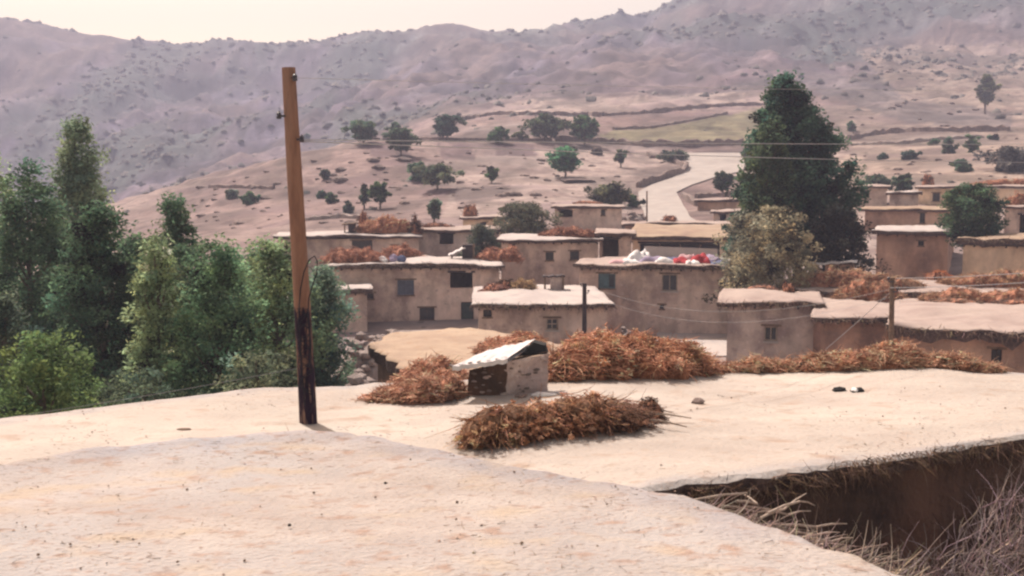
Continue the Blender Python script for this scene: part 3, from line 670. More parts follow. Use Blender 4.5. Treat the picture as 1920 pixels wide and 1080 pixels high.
# ------------------------------------------------------------------ twigs and brush
def pile(name, label, cat, path, hw, hh, n, base=(.36, .16, .085), L=.5, rad=.012, seed=0, mm_='mound', group=None, cluster=7, spread=.9, flat=.5):
    """path: list of (x,y,z); hw: half widths; hh: heights at each path point"""
    path = [Vector(p) for p in path]; k = len(path)
    if not hasattr(hw, '__len__'): hw = [hw] * k
    if not hasattr(hh, '__len__'): hh = [hh] * k
    cen = sum(path, Vector((0, 0, 0))) / k
    n = int(n * .85); T = thing(name, label, cat, cen, group)
    # core: lumpy half tube
    nu, nv = max(16, 10 * k), 16; V = []; Fs = []
    def at(u):
        f = u * (k - 1); i = min(int(f), k - 2); t = f - i
        return path[i].lerp(path[i + 1], t), hw[i] * (1 - t) + hw[i + 1] * t, hh[i] * (1 - t) + hh[i + 1] * t, (path[i + 1] - path[i])
    def surf(u, v, sc=1.0):
        c, a, h, d = at(u); d = Vector((d.x, d.y, 0)).normalized(); s = Vector((d.y, -d.x, 0))
        e = min(1, math.sqrt(max(0, 1 - abs(2 * u - 1) ** 3.0)) + .02)
        ang = math.pi * v
        nn = 1 + .42 * nz(u * k * 1.9, v * 2.5, seed, 1) + .34 * nz(u * k * 4, v * 5, seed + 3, 1) + .15 * nz(u * k * 9, v * 11, seed + 6, 1)
        p = c + s * (math.cos(ang) * a * e * nn * sc); p.z += math.sin(ang) ** .8 * h * e * nn * sc
        nrm = (s * math.cos(ang) + Vector((0, 0, 1)) * math.sin(ang) + d * ((2 * u - 1) ** 5 * 1.0)).normalized()
        return p, nrm, d
    for i in range(nu + 1):
        for j in range(nv + 1): V.append(surf(i / nu, j / nv, .92)[0])
    for i in range(nu):
        for j in range(nv):
            a = i * (nv + 1) + j; Fs.append((a, a + 1, a + nv + 2, a + nv + 1))
    part('mound', V, Fs, M[mm_], T)
    ncl = max(4, n // cluster); P = []; D = []
    for q in range(ncl):
        u = random.random(); v = random.uniform(.03, .97); p, nr_, d = surf(u, v, .93)
        dirr = nr_ * random.uniform(.1, .6) + d * random.gauss(0, spread) + Vector((random.gauss(0, .6), random.gauss(0, .6), random.gauss(0, .25) - flat * .3))
        for r in range(cluster):
            P.append(p + Vector((random.gauss(0, 1), random.gauss(0, 1), random.gauss(0, .5))) * L * .14); D.append(dirr + Vector((random.gauss(0, .35), random.gauss(0, .35), random.gauss(0, .28))))
    P = np.array([p[:] for p in P]); D = np.array([d[:] for d in D]); m_ = len(P)
    D[:, 2] = np.maximum(D[:, 2], -.25); 
    Ln = L * rng.uniform(.3, .85, m_); V, Fa, per = twigs_np(P - D / np.linalg.norm(D, axis=1, keepdims=True) * Ln[:, None] * .4, D, Ln, rad * rng.uniform(.6, 1.3, m_))
    clc = np.repeat(1 + rng.normal(0, .3, ncl), cluster)[:, None]
    cols = np.repeat(np.clip(np.array(base)[None] * clc * (1 + rng.normal(0, .18, (m_, 1))), .01, .8), per, axis=0)
    part('twigs', V, Fa, M['brush'], T, cols=cols, kind='stuff')
    nl = int(n * .30); C = []
    while len(C) < nl:
        u = random.random(); v = random.uniform(.02, .98); p, nr_, d = surf(u, v, 1.0)
        if nz(p.x / (L * .75), p.y / (L * .75), p.z / (L * .5) + seed) < -.12 and random.random() < .8: continue
        C.append(p[:])
    V, Fa, cols = leaves_np(np.array(C), np.full(nl, L * .16), 14, L * .13, base, .34, wide=.4)
    part('dry_leaves', V, Fa, M['brush'], T, cols=cols, kind='stuff')
    return T
ORG = (.70, .35, .235); BRN = (.30, .15, .09); TANC = (.50, .33, .19); REDB = (.60, .30, .22)
def roofpath(pts, z):    # pixels on a horizontal surface
    return [PZ(a, b, z) for a, b in pts]
def Wp(pts, Y): return [W(a, b, Y) for a, b in pts]

# brush stack of separate sheaves on the cream roof
def brush_stack():
    a = onz2(880, 834); b = onz2(1195, 800)
    T = thing('brush_stack', 'long low stack of brown brush sheaves lying in the middle of the cream roof', 'brush stack', (a + b) / 2)
    d = (b - a).normalized(); s = Vector((d.y, -d.x, 0)).normalized()      # s points to the camera side
    Lt = (b - a).length
    cnt = 13
    for i in range(cnt):
        row = i % 2; u = (i // 2 * 2 + .5 + row) / cnt
        hgt = (.075, .165)[row] + .03 * nz(i, 0, 0, 1.3)
        if u > .82: hgt *= .6
        prof = 1.0 - .25 * abs(u - .5)
        c = a.lerp(b, u) + Vector((0, 0, hgt * prof)); c.z += .02
        nn = 260; th = random.uniform(.85, 1.25) * .15; shade = random.uniform(.75, 1.3)
        ax = (s * (1 if True else -1) + d * (random.uniform(-.35, .15) - (.9 if u < .12 else 0)) + Vector((0, 0, random.uniform(-.12, .02)))).normalized()
        Ls = .50
        off = rng.normal(0, 1, (nn, 3)) * np.array([th * .5, th * .5, th * .5])
        offm = np.linalg.norm(off, axis=1, keepdims=True); off *= np.minimum(1, th / (offm + 1e-6))
        P = np.array(c[:])[None] + off - np.array(ax[:])[None] * Ls * .5 + rng.normal(0, .05, (nn, 1)) * np.array(ax[:])[None]
        D = np.array(ax[:])[None] + off * .9 + rng.normal(0, .07, (nn, 3))
        Vt, Fa, per = twigs_np(P, D, Ls * rng.uniform(.75, 1.1, nn), .006 * rng.uniform(.7, 1.5, nn), bend=.2, droop=.08)
        col = (.46, .26, .165) if u < .2 else ((.38, .20, .125) if u < .75 else (.28, .155, .11)); col = tuple(q * shade * 1.3 for q in col)
        Vt[:, 2] = np.maximum(Vt[:, 2], Z2 + .012)
        # dense heart of the sheaf
        m = MB(); m.tube([c - ax * Ls * .42, c - ax * .1, c + ax * .1, c + ax * Ls * .36], [th * .5, th * .95, th * .95, th * .55], 9, wob=.5)
        base_n = len(Vt)
        fs = Fa.tolist() + [tuple(k + base_n for k in f) for f in m.f]
        hv = np.array(m.v); hv[:, 2] = np.maximum(hv[:, 2], Z2 + .008)
        cols = np.vstack([brush_cols(nn, per, col, .28), np.tile(np.array(col) * .45, (len(hv), 1))])
        nl = 90; lo_ = off[:nl] * 1.05 + np.array(c[:])[None] + np.array(ax[:])[None] * rng.uniform(-.28, .30, (nl, 1))
        V3, F3, c3 = leaves_np(lo_, np.full(nl, .035), 18, .034, col, .3, wide=.55); V3[:, 2] = np.maximum(V3[:, 2], Z2 + .01)
        fs = fs + (F3 + base_n + len(hv)).tolist(); hv = np.vstack([hv, V3]); cols = np.vstack([cols, c3])
        part('sheaf', np.vstack([Vt, hv]), fs, M['brush'], T, cols=cols)
    # thick cut stems sticking out at the right end
    for (p0, p1, r) in (((1205, 797), (1296, 795), .012), ((1195, 806), (1288, 811), .013), ((1190, 790), (1262, 783), .01)):
        q0 = onz2(*p0, .09); q1 = onz2(*p1, .05); m = MB(); m.tube([q0, q0.lerp(q1, .5) + Vector((0, 0, .02)), q1], [r, r * .9, r * .6], 6); m.build('stem', M['pale_wood'], T)
brush_stack()
pile('root_clump', 'dark knotted root clump at the right end of the brush stack', 'root', [onz2(1198, 792, .02), onz2(1222, 792, .02), onz2(1242, 796, .0)], [.11, .13, .07], [.20, .22, .1], 260, base=(.17, .10, .08), L=.16, rad=.007, seed=4)

# orange heaps at the far edge of the cream roof
pile('brush_heap', 'big orange brush heap right of the small rooftop hutch', 'brush heap', [onz2(1015, 718), onz2(1100, 708), onz2(1200, 700), onz2(1290, 692), onz2(1345, 688)], [.35, .55, .7, .55, .2], [.30, .46, .47, .38, .06], 3800, base=ORG, L=.42, rad=.010, seed=1)
pile('brush_heap', 'orange brush heap with a grey edge left of the small rooftop hutch', 'brush heap', [onz2(690, 745), onz2(745, 743), onz2(800, 741), onz2(870, 737)], [.12, .33, .40, .36], [.05, .16, .27, .28], 2000, base=(.66, .36, .26), L=.32, rad=.009, seed=2)
pile('brush_row', 'long low orange brush row along the far right roof edge', 'brush row', [onz2(1340, 690), onz2(1410, 690), onz2(1480, 690), onz2(1560, 691), onz2(1640, 692), onz2(1690, 693), onz2(1745, 695), onz2(1800, 696), onz2(1880, 700)], [.12, .26, .18, .26, .28, .32, .2, .3, .12], [.06, .22, .11, .24, .23, .32, .12, .26, .05], 3800, base=(.74, .41, .29), L=.34, rad=.008, seed=3)
pile('brush_heap', 'loose orange brush spilling over the tan sagging roof', 'brush heap', [PZ(905, 668, Z3), PZ(960, 655, Z3), PZ(1010, 650, Z3)], [.5, .8, .7], [.15, .3, .5], 700, base=ORG, L=.6, rad=.016, seed=5)
pile('brush_heap', 'low orange brush beneath the eave of the tan sagging roof', 'brush heap', [PZ(745, 728, -3.6), PZ(800, 724, -3.6), PZ(870, 718, -3.6)], [.3, .5, .5], [.2, .42, .45], 800, base=(.70, .36, .25), L=.5, rad=.014, seed=6)

def rock_mesh(sub=2, seed=0, flat=.7):
    import bmesh
    bm = bmesh.new(); bmesh.ops.create_icosphere(bm, subdivisions=sub, radius=1)
    for v in bm.verts:
        c = v.co.copy(); n = 1 + .38 * mnoise.noise(c * 1.1 + Vector((seed, 0, 0))) + .15 * mnoise.noise(c * 2.7 + Vector((0, seed, 0)))
        v.co = c * n; v.co.z *= flat
    V = [v.co[:] for v in bm.verts]; Fs = [tuple(x.index for x in f.verts) for f in bm.faces]; bm.free(); return V, Fs
# small rooftop hutch with a white sheet roof
def hutch():
    A = onz2(878, 741); B = onz2(950, 744); C = onz2(1028, 737)
    T = thing('rooftop_hutch', 'small mud hutch with sloping white sheet roof on the cream roof', 'hutch', B)
    back = (A + C - B)
    zA, zB, zC = -2.25, -2.125, -2.06
    pts = [A, B, C, back]; tops = [zA, zB, zC, -2.22]
    m = MB()
    walls = [MB(), m]
    for i in range(4):
        m = walls[0 if i == 0 else 1]; p, q = pts[i], pts[(i + 1) % 4]; tp, tq = tops[i], tops[(i + 1) % 4]
        n_ = 14
        for a in range(n_):
            for b in range(9):
                def P_(aa, bb):
                    r = p.lerp(q, aa / n_); zt = tp + (tq - tp) * aa / n_; z = Z2 - .03 + (zt - Z2) * bb / 9
                    e = .03 * nz(r.x, r.y, z, 5) + .015 * nz(r.x, r.y, z, 14); return (r.x + e, r.y - e, z)
                m.add([P_(a, b), P_(a + 1, b), P_(a + 1, b + 1), P_(a, b + 1)], [(0, 1, 2, 3)])
    walls[0].build('shaded_side_wall', M['court'], T); m = walls[1]  # left face gets darker mud; its shade is put into the colour
    m.add([(p.x, p.y, t_ - .004) for p, t_ in zip(pts, tops)], [(0, 1, 2, 3)])
    m.build('wall', M['wall_grey'], T)
    # gable block with black vent under the roof's high end
    g0 = B.lerp(C, .62); g1 = C
    m = MB(); dv = (C - B).normalized(); nv = Vector((dv.y, -dv.x, 0))
    fr = lambda s, t, z: tuple(B + dv * s + nv * t + Vector((0, 0, z - B.z)))
    Lc = (C - B).length
    ga = B.lerp(C, .45); q = [W(975, 668, ga.y + .05), W(1026, 664, C.y + .02), W(1022, 648, C.y + .05), W(1000, 642, C.y + .02)]
    V = [p[:] for p in q] + [(p.x + .02, p.y + .25, p.z) for p in q]
    part('vent', V, [(0, 1, 2, 3), (4, 7, 6, 5), (0, 4, 5, 1), (1, 5, 6, 2), (2, 6, 7, 3), (3, 7, 4, 0)], M['black'], T)
    # corrugated white sheet
    S0 = onz2(856, 741); V = []; Fs = []; nu, nv_ = 22, 10
    lowL = W(848, 692, 12.95); lowR = W(952, 678, 12.85); hiR = W(1004, 641, 13.6); hiL = W(915, 661, 13.95)
    for sgn in (-.02, .035):
        for i in range(nu + 1):
            for j in range(nv_ + 1):
                u = i / nu; v = j / nv_; p = lowL.lerp(lowR, u).lerp(hiL.lerp(hiR, u), v); V.append((p.x, p.y, p.z + .006 * math.sin(u * 40) + .03 * nz(u * 4, v * 4, 1) * (1 - .5 * v) + sgn))
    o_ = (nu + 1) * (nv_ + 1)
    for i in range(nu):
        for j in range(nv_):
            a = i * (nv_ + 1) + j; q = (a, a + 1, a + nv_ + 2, a + nv_ + 1); Fs += [q, tuple(x + o_ for x in q[::-1])]
    for i in range(nu): a = i * (nv_ + 1); Fs.append((a, a + nv_ + 1, a + nv_ + 1 + o_, a + o_))
    for j in range(nv_): Fs.append((j, j + 1, j + 1 + o_, j + o_))
    part('roof_sheet', V, Fs, M['sheet'], T)
    for k in range(46):
        p, q, tp, tq = ((A, B, zA, zB), (B, C, zB, zC), (B, C, zB, zC))[k % 3]; u = random.random(); r = p.lerp(q, u); zz = Z2 + .03 + (tp + (tq - tp) * u - Z2 - .08) * random.random(); s = random.uniform(.022, .045)
        Vr, Fr = rock_mesh(1, k * 1.9, .8); part('stone', [(r.x + v[0] * s * 1.3, r.y + .012 + v[1] * .03, zz + v[2] * s * .7) for v in Vr], Fr, M[('stone', 'wall_grey')[k % 2]], T)
    for k in range(7):
        u = k / 6; p = lowL.lerp(lowR, u); m = MB(); s = random.uniform(.02, .035)
        V, Fs = rock_mesh(1, k * 2.7, .7); part('stone', [(p.x + v[0] * s * 1.6, p.y + .06 + v[1] * s, p.z + .035 + v[2] * s * .7) for v in V], Fs, M[('pale_stone', 'sheet', 'stone')[k % 3]], T)
hutch()

# small stones / objects on the cream roof
def rock(name, label, cat, p, sx, sy, sz, material, seed=0, group=None, sub=2):
    V, Fs = rock_mesh(sub, seed, 1); V = [(p[0] + v[0] * sx, p[1] + v[1] * sy, p[2] + (v[2] * .9 + .55) * sz) for v in V]
    o = part(name, V, Fs, M[material], loc=p); props(o, label, cat, group); return o
rock('stone', 'single dark square stone sitting alone on the cream roof', 'stone', onz2(1308, 758), .075, .07, .05, 'stone', 2)
rock('stone', 'flat dark stone beside the foot of the small hutch', 'stone', onz2(976, 748), .075, .06, .035, 'stone', 5)
rock('stone', 'flat white stone slab at the foot of the small hutch', 'stone', onz2(1018, 746), .15, .07, .032, 'white', 9)
rock('stone', 'pale shard lying right of the flat white slab', 'stone', onz2(1050, 742), .09, .03, .014, 'sheet', 11)
rock('pebble', 'small black pebble in the middle of the foreground roof', 'pebble', PZ(543, 986, ZN + .02), .012, .012, .010, 'black', 3)
rock('pebble', 'small black pebble above centre of the foreground roof', 'pebble', PZ(723, 907, ZN + .02), .013, .012, .010, 'black', 6)
rock('twig_scrap', 'short bent scrap of twig on the foreground roof rim', 'twig', PZ(345, 806, ZN + .02), .06, .02, .012, 'wood', 8)
T = thing('dropped_shoes', 'pair of black and white shoes lying on the cream roof', 'shoes', onz2(1588, 730))
for (px_, py_, mt_, sx_, s_) in ((1574, 728, 'black', .085, 1), (1602, 731, 'white', .045, 2), (1612, 731, 'black', .05, 3)):
    p = onz2(px_, py_); V, Fs = rock_mesh(2, s_, 1); part('upper', [(p.x + v[0] * sx_, p.y + v[1] * .06, p.z + (v[2] + .7) * .032) for v in V], Fs, M[mt_], T)
    m = MB(); m.box(WF, p.x - sx_ * .95, p.x + sx_ * .95, p.y - .05, p.y + .05, p.z - .004, p.z + .012, .004); m.build('sole', M['black'], T)
for k in range(46):      # loose crumbs of mud
    if k == 0:
        V, Fs = rock_mesh(1, 1, .7); cr = mesh_np('clod', [(v[0], v[1], v[2]) for v in V], Fs, M['wood'])
    o = bpy.data.objects.new('clod', cr)
    if k < 26: p = PZ(random.uniform(0, 1350), random.uniform(870, 1075), ZN); zz = zn(p.x, p.y)
    else: p = PZ(random.uniform(1250, 1900), random.uniform(715, 800), Z2); zz = z2(p.x, p.y)
    if k < 26 and p.x > 1.1: p.x -= 1.5
    o.location = (p.x, p.y, zz + .01); s = random.uniform(.005, .012); o.scale = (s, s, s); o.rotation_euler = (0, 0, random.random() * 6); link(o)
    props(o, 'tiny clod of dried mud lying on a flat roof', 'clod', 'mud clods on the near roofs')

# sticks poking from the near roof's right edge and stalks in the gap
def edge_sticks():
    P = []
    L_ = [((1300,938),(1400,925),(1395,950)), ((1440,962),(1500,940),(1528,948)), ((1400,950),(1478,965),(1520,958)), ((1452,985),(1530,988),(1588,982)), ((1470,1000),(1530,1003),(1575,998)), ((1425,972),(1470,955),(1512,925)), ((1380,940),(1420,945),(1390,925)), ((1495,1008),(1560,1015),(1600,1008)), ((1350,948),(1420,960),(1462,962))]
    for i, l in enumerate(L_):
        m = MB(); y0 = PZ(l[0][0], l[0][1] + 4, ZN).y
        pts = [W(a, b, y0 + .15 + .35 * j) for j, (a, b) in enumerate(l)]
        pts = [pts[0], pts[0].lerp(pts[1], .5) + Vector((0, 0, .01)), pts[1], pts[1].lerp(pts[2], .5) + Vector((0, 0, .01)), pts[2]]
        m.tube(pts, [.009, .009, .008, .006, .003], 6); m.build('stick', M['pale_wood'], NR_T)
    n = 1500; P = []; D = []
    for i in range(n):
        t = random.random(); px_ = 1310 + 400 * t; py_ = 935 + 140 * t ** 1.0
        p = PZ(px_, py_ + 6, ZN); P.append((p.x, p.y, ZN - random.uniform(.02, .22))); D.append((random.uniform(.2, 1), random.uniform(.3, 1), random.uniform(-.5, .35)))
    V, Fa, per = twigs_np(np.array(P), np.array(D), rng.uniform(.06, .34, n), .0045 * rng.uniform(.6, 1.5, n), bend=.35)
    part('straw_fringe', V, Fa, M['brush'], NR_T, cols=brush_cols(n, per, (.40, .31, .27), .3), kind='stuff')
edge_sticks()
def gap_stalks():
    n = 5200
    x = rng.uniform(2.2, 6.6, n); y = 6.8 + rng.uniform(0, 1, n) ** .8 * 2.7 + (x - 3) * .25
    top = -3.15 - .10 * np.clip(4.6 - x, 0, 2) + .30 * (x - 3.6) * .5 + .15 * np.sin(x * 3)
    z = top - rng.uniform(.05, .8, n) ; D = np.stack([rng.normal(.12, .45, n), rng.normal(-.1, .35, n), rng.uniform(.35, 1.2, n)], 1)
    V, Fa, per = twigs_np(np.stack([x, y, z], 1), D, rng.uniform(.2, .6, n), .0045 * rng.uniform(.5, 1.4, n), bend=.3, droop=.2)
    # mass the stalks rise from
    T = thing('dry_stalks', 'tangle of pale dry stalks in the shaded gap at lower right', 'dry stalks', (4.2, 8.2, -6.2))
    pts = [(2.0, 7.6, -6.2), (3.2, 8.0, -6.2), (4.6, 8.4, -6.2), (6.8, 9.0, -6.2)]
    V2 = []; F2 = []
    nx, ny = 26, 16
    for i in range(nx + 1):
        for j in range(ny + 1):
            xx = 1.9 + 5 * i / nx; yy = 6.5 + 3.3 * j / ny + (xx - 3) * .25; e = math.sin(math.pi * j / ny) ** .4 * min(1, math.sin(math.pi * i / nx) * 3)
            V2.append((xx, yy, -6.2 + 2.65 * e * (1 + .12 * nz(xx, yy, 0, 1.8)) + .1 * (xx - 4) * e))
    for i in range(nx):
        for j in range(ny):
            a = i * (ny + 1) + j; F2.append((a, a + ny + 1, a + ny + 2, a + 1))
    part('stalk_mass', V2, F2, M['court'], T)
    part('stalks', V, Fa, M['brush'], T, cols=brush_cols(n, per, (.42, .33, .33), .35), kind='stuff')
gap_stalks()

def litter():
    for (nm, T, zf, n, x0, x1, y0, y1, lim) in (('straw_litter', NR_T, zn, 2200, -5.5, 2.2, 3.6, 9.2, NP), ('straw_litter', H2_T, z2, 1600, -6, 6.5, 8.9, 13.5, P2)):
        poly = [(p.x, p.y) for p in lim]; x = rng.uniform(x0, x1, n * 2); y = rng.uniform(y0, y1, n * 2); k = inpoly(x, y, poly); x = x[k][:n]; y = y[k][:n]; n = len(x)
        cl = fbm(x * 1.2, y * 1.2, 31, 3); k = cl * 1.6 > rng.uniform(-.25, .6, n); x = x[k]; y = y[k]; n = len(x)
        P = np.array([(a, b, zf(a, b) + .006) for a, b in zip(x, y)]); D = rng.normal(0, 1, (n, 3)); D[:, 2] = .04
        V, Fa, per = twigs_np(P, D, rng.uniform(.02, .09, n), .0016 * rng.uniform(.7, 1.6, n), bend=.2, droop=.05)
        part(nm, V, Fa, M['brush'], T, cols=brush_cols(n, per, (.30, .20, .13), .5), kind='stuff')
        k = rng.choice(n, n // 2); V = []; base = np.array([[1,0,0],[0,1,0],[-1,0,0],[0,-1,0],[0,0,.8]]); s_ = rng.uniform(.003, .011, len(k)) * (1 if T is NR_T else 1.4)
        V = (base[None] * (1 + rng.normal(0, .25, (len(k), 5, 1)))) * s_[:, None, None] + (P[k] + np.stack([rng.normal(0, .1, len(k)), rng.normal(0, .1, len(k)), np.zeros(len(k)) - .004], 1))[:, None]
        Fa = (np.arange(len(k))[:, None, None] * 5 + np.array([(0,1,4),(1,2,4),(2,3,4),(3,0,4)])[None]).reshape(-1, 3)
        part('grit', V.reshape(-1, 3), Fa, M['brush'], T, cols=brush_cols(len(k), 5, (.31, .235, .20), .3), kind='stuff')
    # broken straw along the open edge of the cream roof
    E = [PZ(a, b, Z2) for a, b in ((1290, 912), (1400, 899), (1500, 883), (1600, 862), (1700, 845), (1800, 831), (1920, 820), (2200, 800))]
    n = 1500; P = []; D = []
    for i in range(n):
        t = random.random() * (len(E) - 1); k = min(int(t), len(E) - 2); p = E[k].lerp(E[k + 1], t - k); P.append((p.x + random.gauss(0, .02), p.y + random.uniform(-.02, .06), Z2 - random.uniform(.02, .16))); D.append((random.gauss(0, .7), -random.uniform(.2, 1), random.gauss(-.35, .4)))
    V, Fa, per = twigs_np(np.array(P), np.array(D), rng.uniform(.04, .22, n), .004 * rng.uniform(.6, 1.5, n), bend=.35)
    part('straw_fringe', V, Fa, M['brush'], H2_T, cols=brush_cols(n, per, (.22, .14, .10), .4), kind='stuff')
litter()
# ------------------------------------------------------------------ poles and wires
def main_pole():
    base = onz2(578, 791); Yp = base.y
    top = W(541, 127, Yp)
    T = thing('utility_pole', 'tall round wooden pole with black tarred foot rising from the cream roof', 'pole', base)
    m = MB(); pts = []; rad = []
    n_ = 30
    for i in range(n_ + 1):
        t = i / n_; py = 800 - (800 - 127) * t
        cxp = np.interp(py, [127, 300, 420, 560, 700, 800], [541, 550.5, 558, 566, 574, 578.5]); wpx = np.interp(py, [127, 300, 560, 800], [25, 28, 31, 34])
        p = W(float(cxp), py, Yp); pts.append(p); rad.append(float(wpx) / 2 / F * Yp * (1 + .03 * nz(0, 0, t * 9)))
    m.tube(pts, rad, 20)
    tar = W(566, 572, Yp).z - base.z
    part('shaft', m.v, m.f, pole_mat(tar), T, smooth=False)
    # slanted cut on top
    for (px_, py_, side, lab) in ((549, 147, 1, None), (527, 218, -1, None), (562, 262, 1, None)):
        cxp = float(np.interp(py_, [127, 300], [541, 550.5])); c = W(cxp, py_, Yp); e = W(px_ + side * 4, py_ - 1, Yp - .10)
        m = MB(); m.tube([c, c.lerp(e, .6), e, e + Vector((0, 0, .05))], [.012, .012, .012, .010], 7); br = m.build('bracket', M['ceramic'], T)
        m = MB(); z = e + Vector((0, 0, .0)); m.tube([z + Vector((0, 0, q)) for q in (-.035, -.03, -.005, .0, .012, .03, .04)], [.014, .026, .028, .018, .028, .022, .010], 12); m.build('insulator', M['ceramic'], br)
    # loop of black cable
    lp = [(560,585),(563,545),(570,510),(580,487),(590,480),(595,490),(594,512),(586,535),(579,560),(577,600),(583,650),(580,690)]
    m = MB(); m.tube([W(a, b, Yp - .14) for a, b in lp], .0075, 6); m.build('cable_loop', M['cable'], T)
    lp = [(560,580),(562,640),(567,700),(572,760)]
    m = MB(); m.tube([W(a, b, Yp - .135) for a, b in lp], .006, 6); m.build('cable', M['cable'], T)
    for k in range(5):
        m = MB(); P_ = []; x0 = 566 + random.uniform(-10, 8)
        for i in range(26):
            t = i / 25; py = 578 + random.uniform(-2, 2) + (195 - 12 * k) * t; xx = np.interp(py, [560, 800], [566, 578.5]) + 13 * math.sin(t * (9 + 4 * k) + k * 1.7) + random.uniform(-1.5, 1.5)
            P_.append(W(float(xx), py, Yp - .13 - .012 * (k % 3)))
        m.tube(P_, .0045, 5); m.build('cable', M['cable'], T)
    return Yp
YP = main_pole()
def small_pole(label, px, pyt, pyb, Y, wpx, material, zg=None, ins=2, lean=0):
    b = W(px + lean, pyb, Y); 
    zg = ground_z(b.x, b.y) - .2 if zg is None else zg
    t = W(px, pyt, Y); T = thing('utility_pole', label, 'pole', (b.x, b.y, zg)); r = wpx / 2 / F * Y
    m = MB(); m.tube([(b.x, b.y, zg), Vector((b.x, b.y, zg)).lerp(t, .5), t], [r * 1.1, r, r * .85], 10, wob=.05); m.build('shaft', M[material], T)
    for k in range(ins):
        z = t.z - .12 - .3 * k; s = 1 if k % 2 else -1
        m = MB(); m.tube([(t.x, t.y - r, z), (t.x + s * r * 1.6, t.y - r, z), (t.x + s * r * 1.6, t.y - r, z + .07)], .02, 6); m.tube([(t.x + s * r * 1.6, t.y - r, z + .05 + q) for q in (0, .03, .07, .09)], [.03, .05, .05, .02], 8); m.build('insulator', M['ceramic'], T)
    return t
pt2 = small_pole('dark short pole in front of the whitish-roofed mud house', 1096, 531, 640, 46.8, 9, 'dark_wood')
pt3 = small_pole('thin brown pole in front of the reddish house at right', 1673, 520, 690, 31.5, 11, 'wood', ins=2)
pt4 = small_pole('slim grey post standing beside the dirt road', 1213, 358, 412, 96, 3, 'wood', ins=0)
def wire(label, a, b, sag, r=.008, group=None, n=26, cat='wire', material='wire'):
    a = Vector(a); b = Vector(b); m = MB(); pts = []
    for i in range(n + 1):
        t = i / n; p = a.lerp(b, t); p.z -= sag * 4 * t * (1 - t); pts.append(p)
    m.tube(pts, r, 5); o = m.build('overhead_wire', M[material], loc=a); props(o, label, cat, group)
farR = Vector((30, 26, .6))
wire('upper thin wire running right from the tall wooden pole across the hillside', W(553, 146, YP - .1), W(2500, 150, 40), .25, .003, 'overhead wires')
wire('middle thin wire running right from the tall wooden pole past the big tree', W(566, 262, YP - .1), W(2500, 262, 40), .1, .006, 'overhead wires')
wire('lower thin wire crossing in front of the big tree', W(566, 265, YP - .1), W(2400, 292, 44), .25, .006, 'overhead wires')
wire('upper wire from the thin brown pole to the right edge', pt3 + Vector((.08, -.1, -.02)), W(2300, 470, 26), .15, .009, 'overhead wires')
wire('lower wire from the thin brown pole to the right edge', pt3 + Vector((-.08, -.1, -.30)), W(2300, 490, 26), .15, .009, 'overhead wires')
wire('wire from the dark short pole to the thin brown pole', pt2 + Vector((.1, 0, -.1)), pt3 + Vector((-.05, 0, -.35)), .9, .004, 'overhead wires')
wire('slack lower wire between the dark short pole and the thin brown pole', pt2 + Vector((.1, 0, -.45)), pt3 + Vector((-.05, 0, -.6)), 1.0, .004, 'overhead wires')
wire('pale guy cable slanting down beside the thin brown pole', pt3 + Vector((0, 0, -.4)), W(1548, 655, 33), 0.02, .010, None, cat='guy cable')
wire('slack wire in front of the trees at the left edge', W(-200, 812, 15), W(560, 690, 15.5), .05, .003, None)

# ------------------------------------------------------------------ trees
def tree(name, label, base, H, prof, width, lean=(0, 0), ncl=120, per=60, lsz=.13, col=(.07, .11, .05), var=.3, crad=.42, trunk_r=.14, h0=.15, group=None, cat='tree', lobes=.55, trunkmat='bark', inner=.5, seed=0, stem_top=.9):
    """prof: list of (t, r) radius fraction along the crown height (0 bottom..1 top)"""
    base = Vector(base); T = thing(name, label, cat, base, group)
    top = base + Vector((lean[0], lean[1], H)); c0 = base.lerp(top, h0)
    tt = [a for a, b in prof]; rr = [b for a, b in prof]
    wts = []
    C = []; 
    while len(C) < ncl:
        t = random.random(); r = float(np.interp(t, tt, rr)) * width / 2
        if random.random() > r / (width / 2) + .12: continue
        a = random.uniform(0, 2 * math.pi); lb = 1 + lobes * nz(math.cos(a) * 1.4 + seed, math.sin(a) * 1.4, t * 4.5) + lobes * .8 * nz(math.cos(a) * 3, math.sin(a) * 3 + seed, t * 9)
        q = r * lb * (random.random() ** inner)
        p = c0.lerp(top, t); C.append((p.x + math.cos(a) * q, p.y + math.sin(a) * q, p.z))
    C = np.array(C)
    rad = crad * rng.uniform(.55, 1.35, ncl)
    m = MB(); pts = [base.lerp(top, s * stem_top) + Vector((.15 * nz(s * 3, seed, 0), .15 * nz(s * 3, seed, 5), 0)) * trunk_r * 6 for s in (0, .15, .35, .55, .8, 1)]
    m.tube(pts, [trunk_r * q for q in (1.15, 1, .8, .55, .3, .08)], 8, wob=.15)
    m.build('trunk', M[trunkmat], T)
    m = MB()
    for i in range(min(26, ncl // 3)):
        c = C[random.randrange(ncl)]; t = min(.9, max(.12, (c[2] - base.z) / H - .16)); s = base.lerp(top, t)
        mid = s.lerp(Vector(c), .5) + Vector((0, 0, -.05 * H * .3)); m.tube([s, mid, Vector(c)], [trunk_r * .35, trunk_r * .22, trunk_r * .06], 5, cap=False)
    m.build('branch', M[trunkmat], T)
    V, Fa, cols = leaves_np(C, rad, per, lsz, col, var)
    part('crown', V, Fa, M['leaf'], T, cols=cols)
    return T
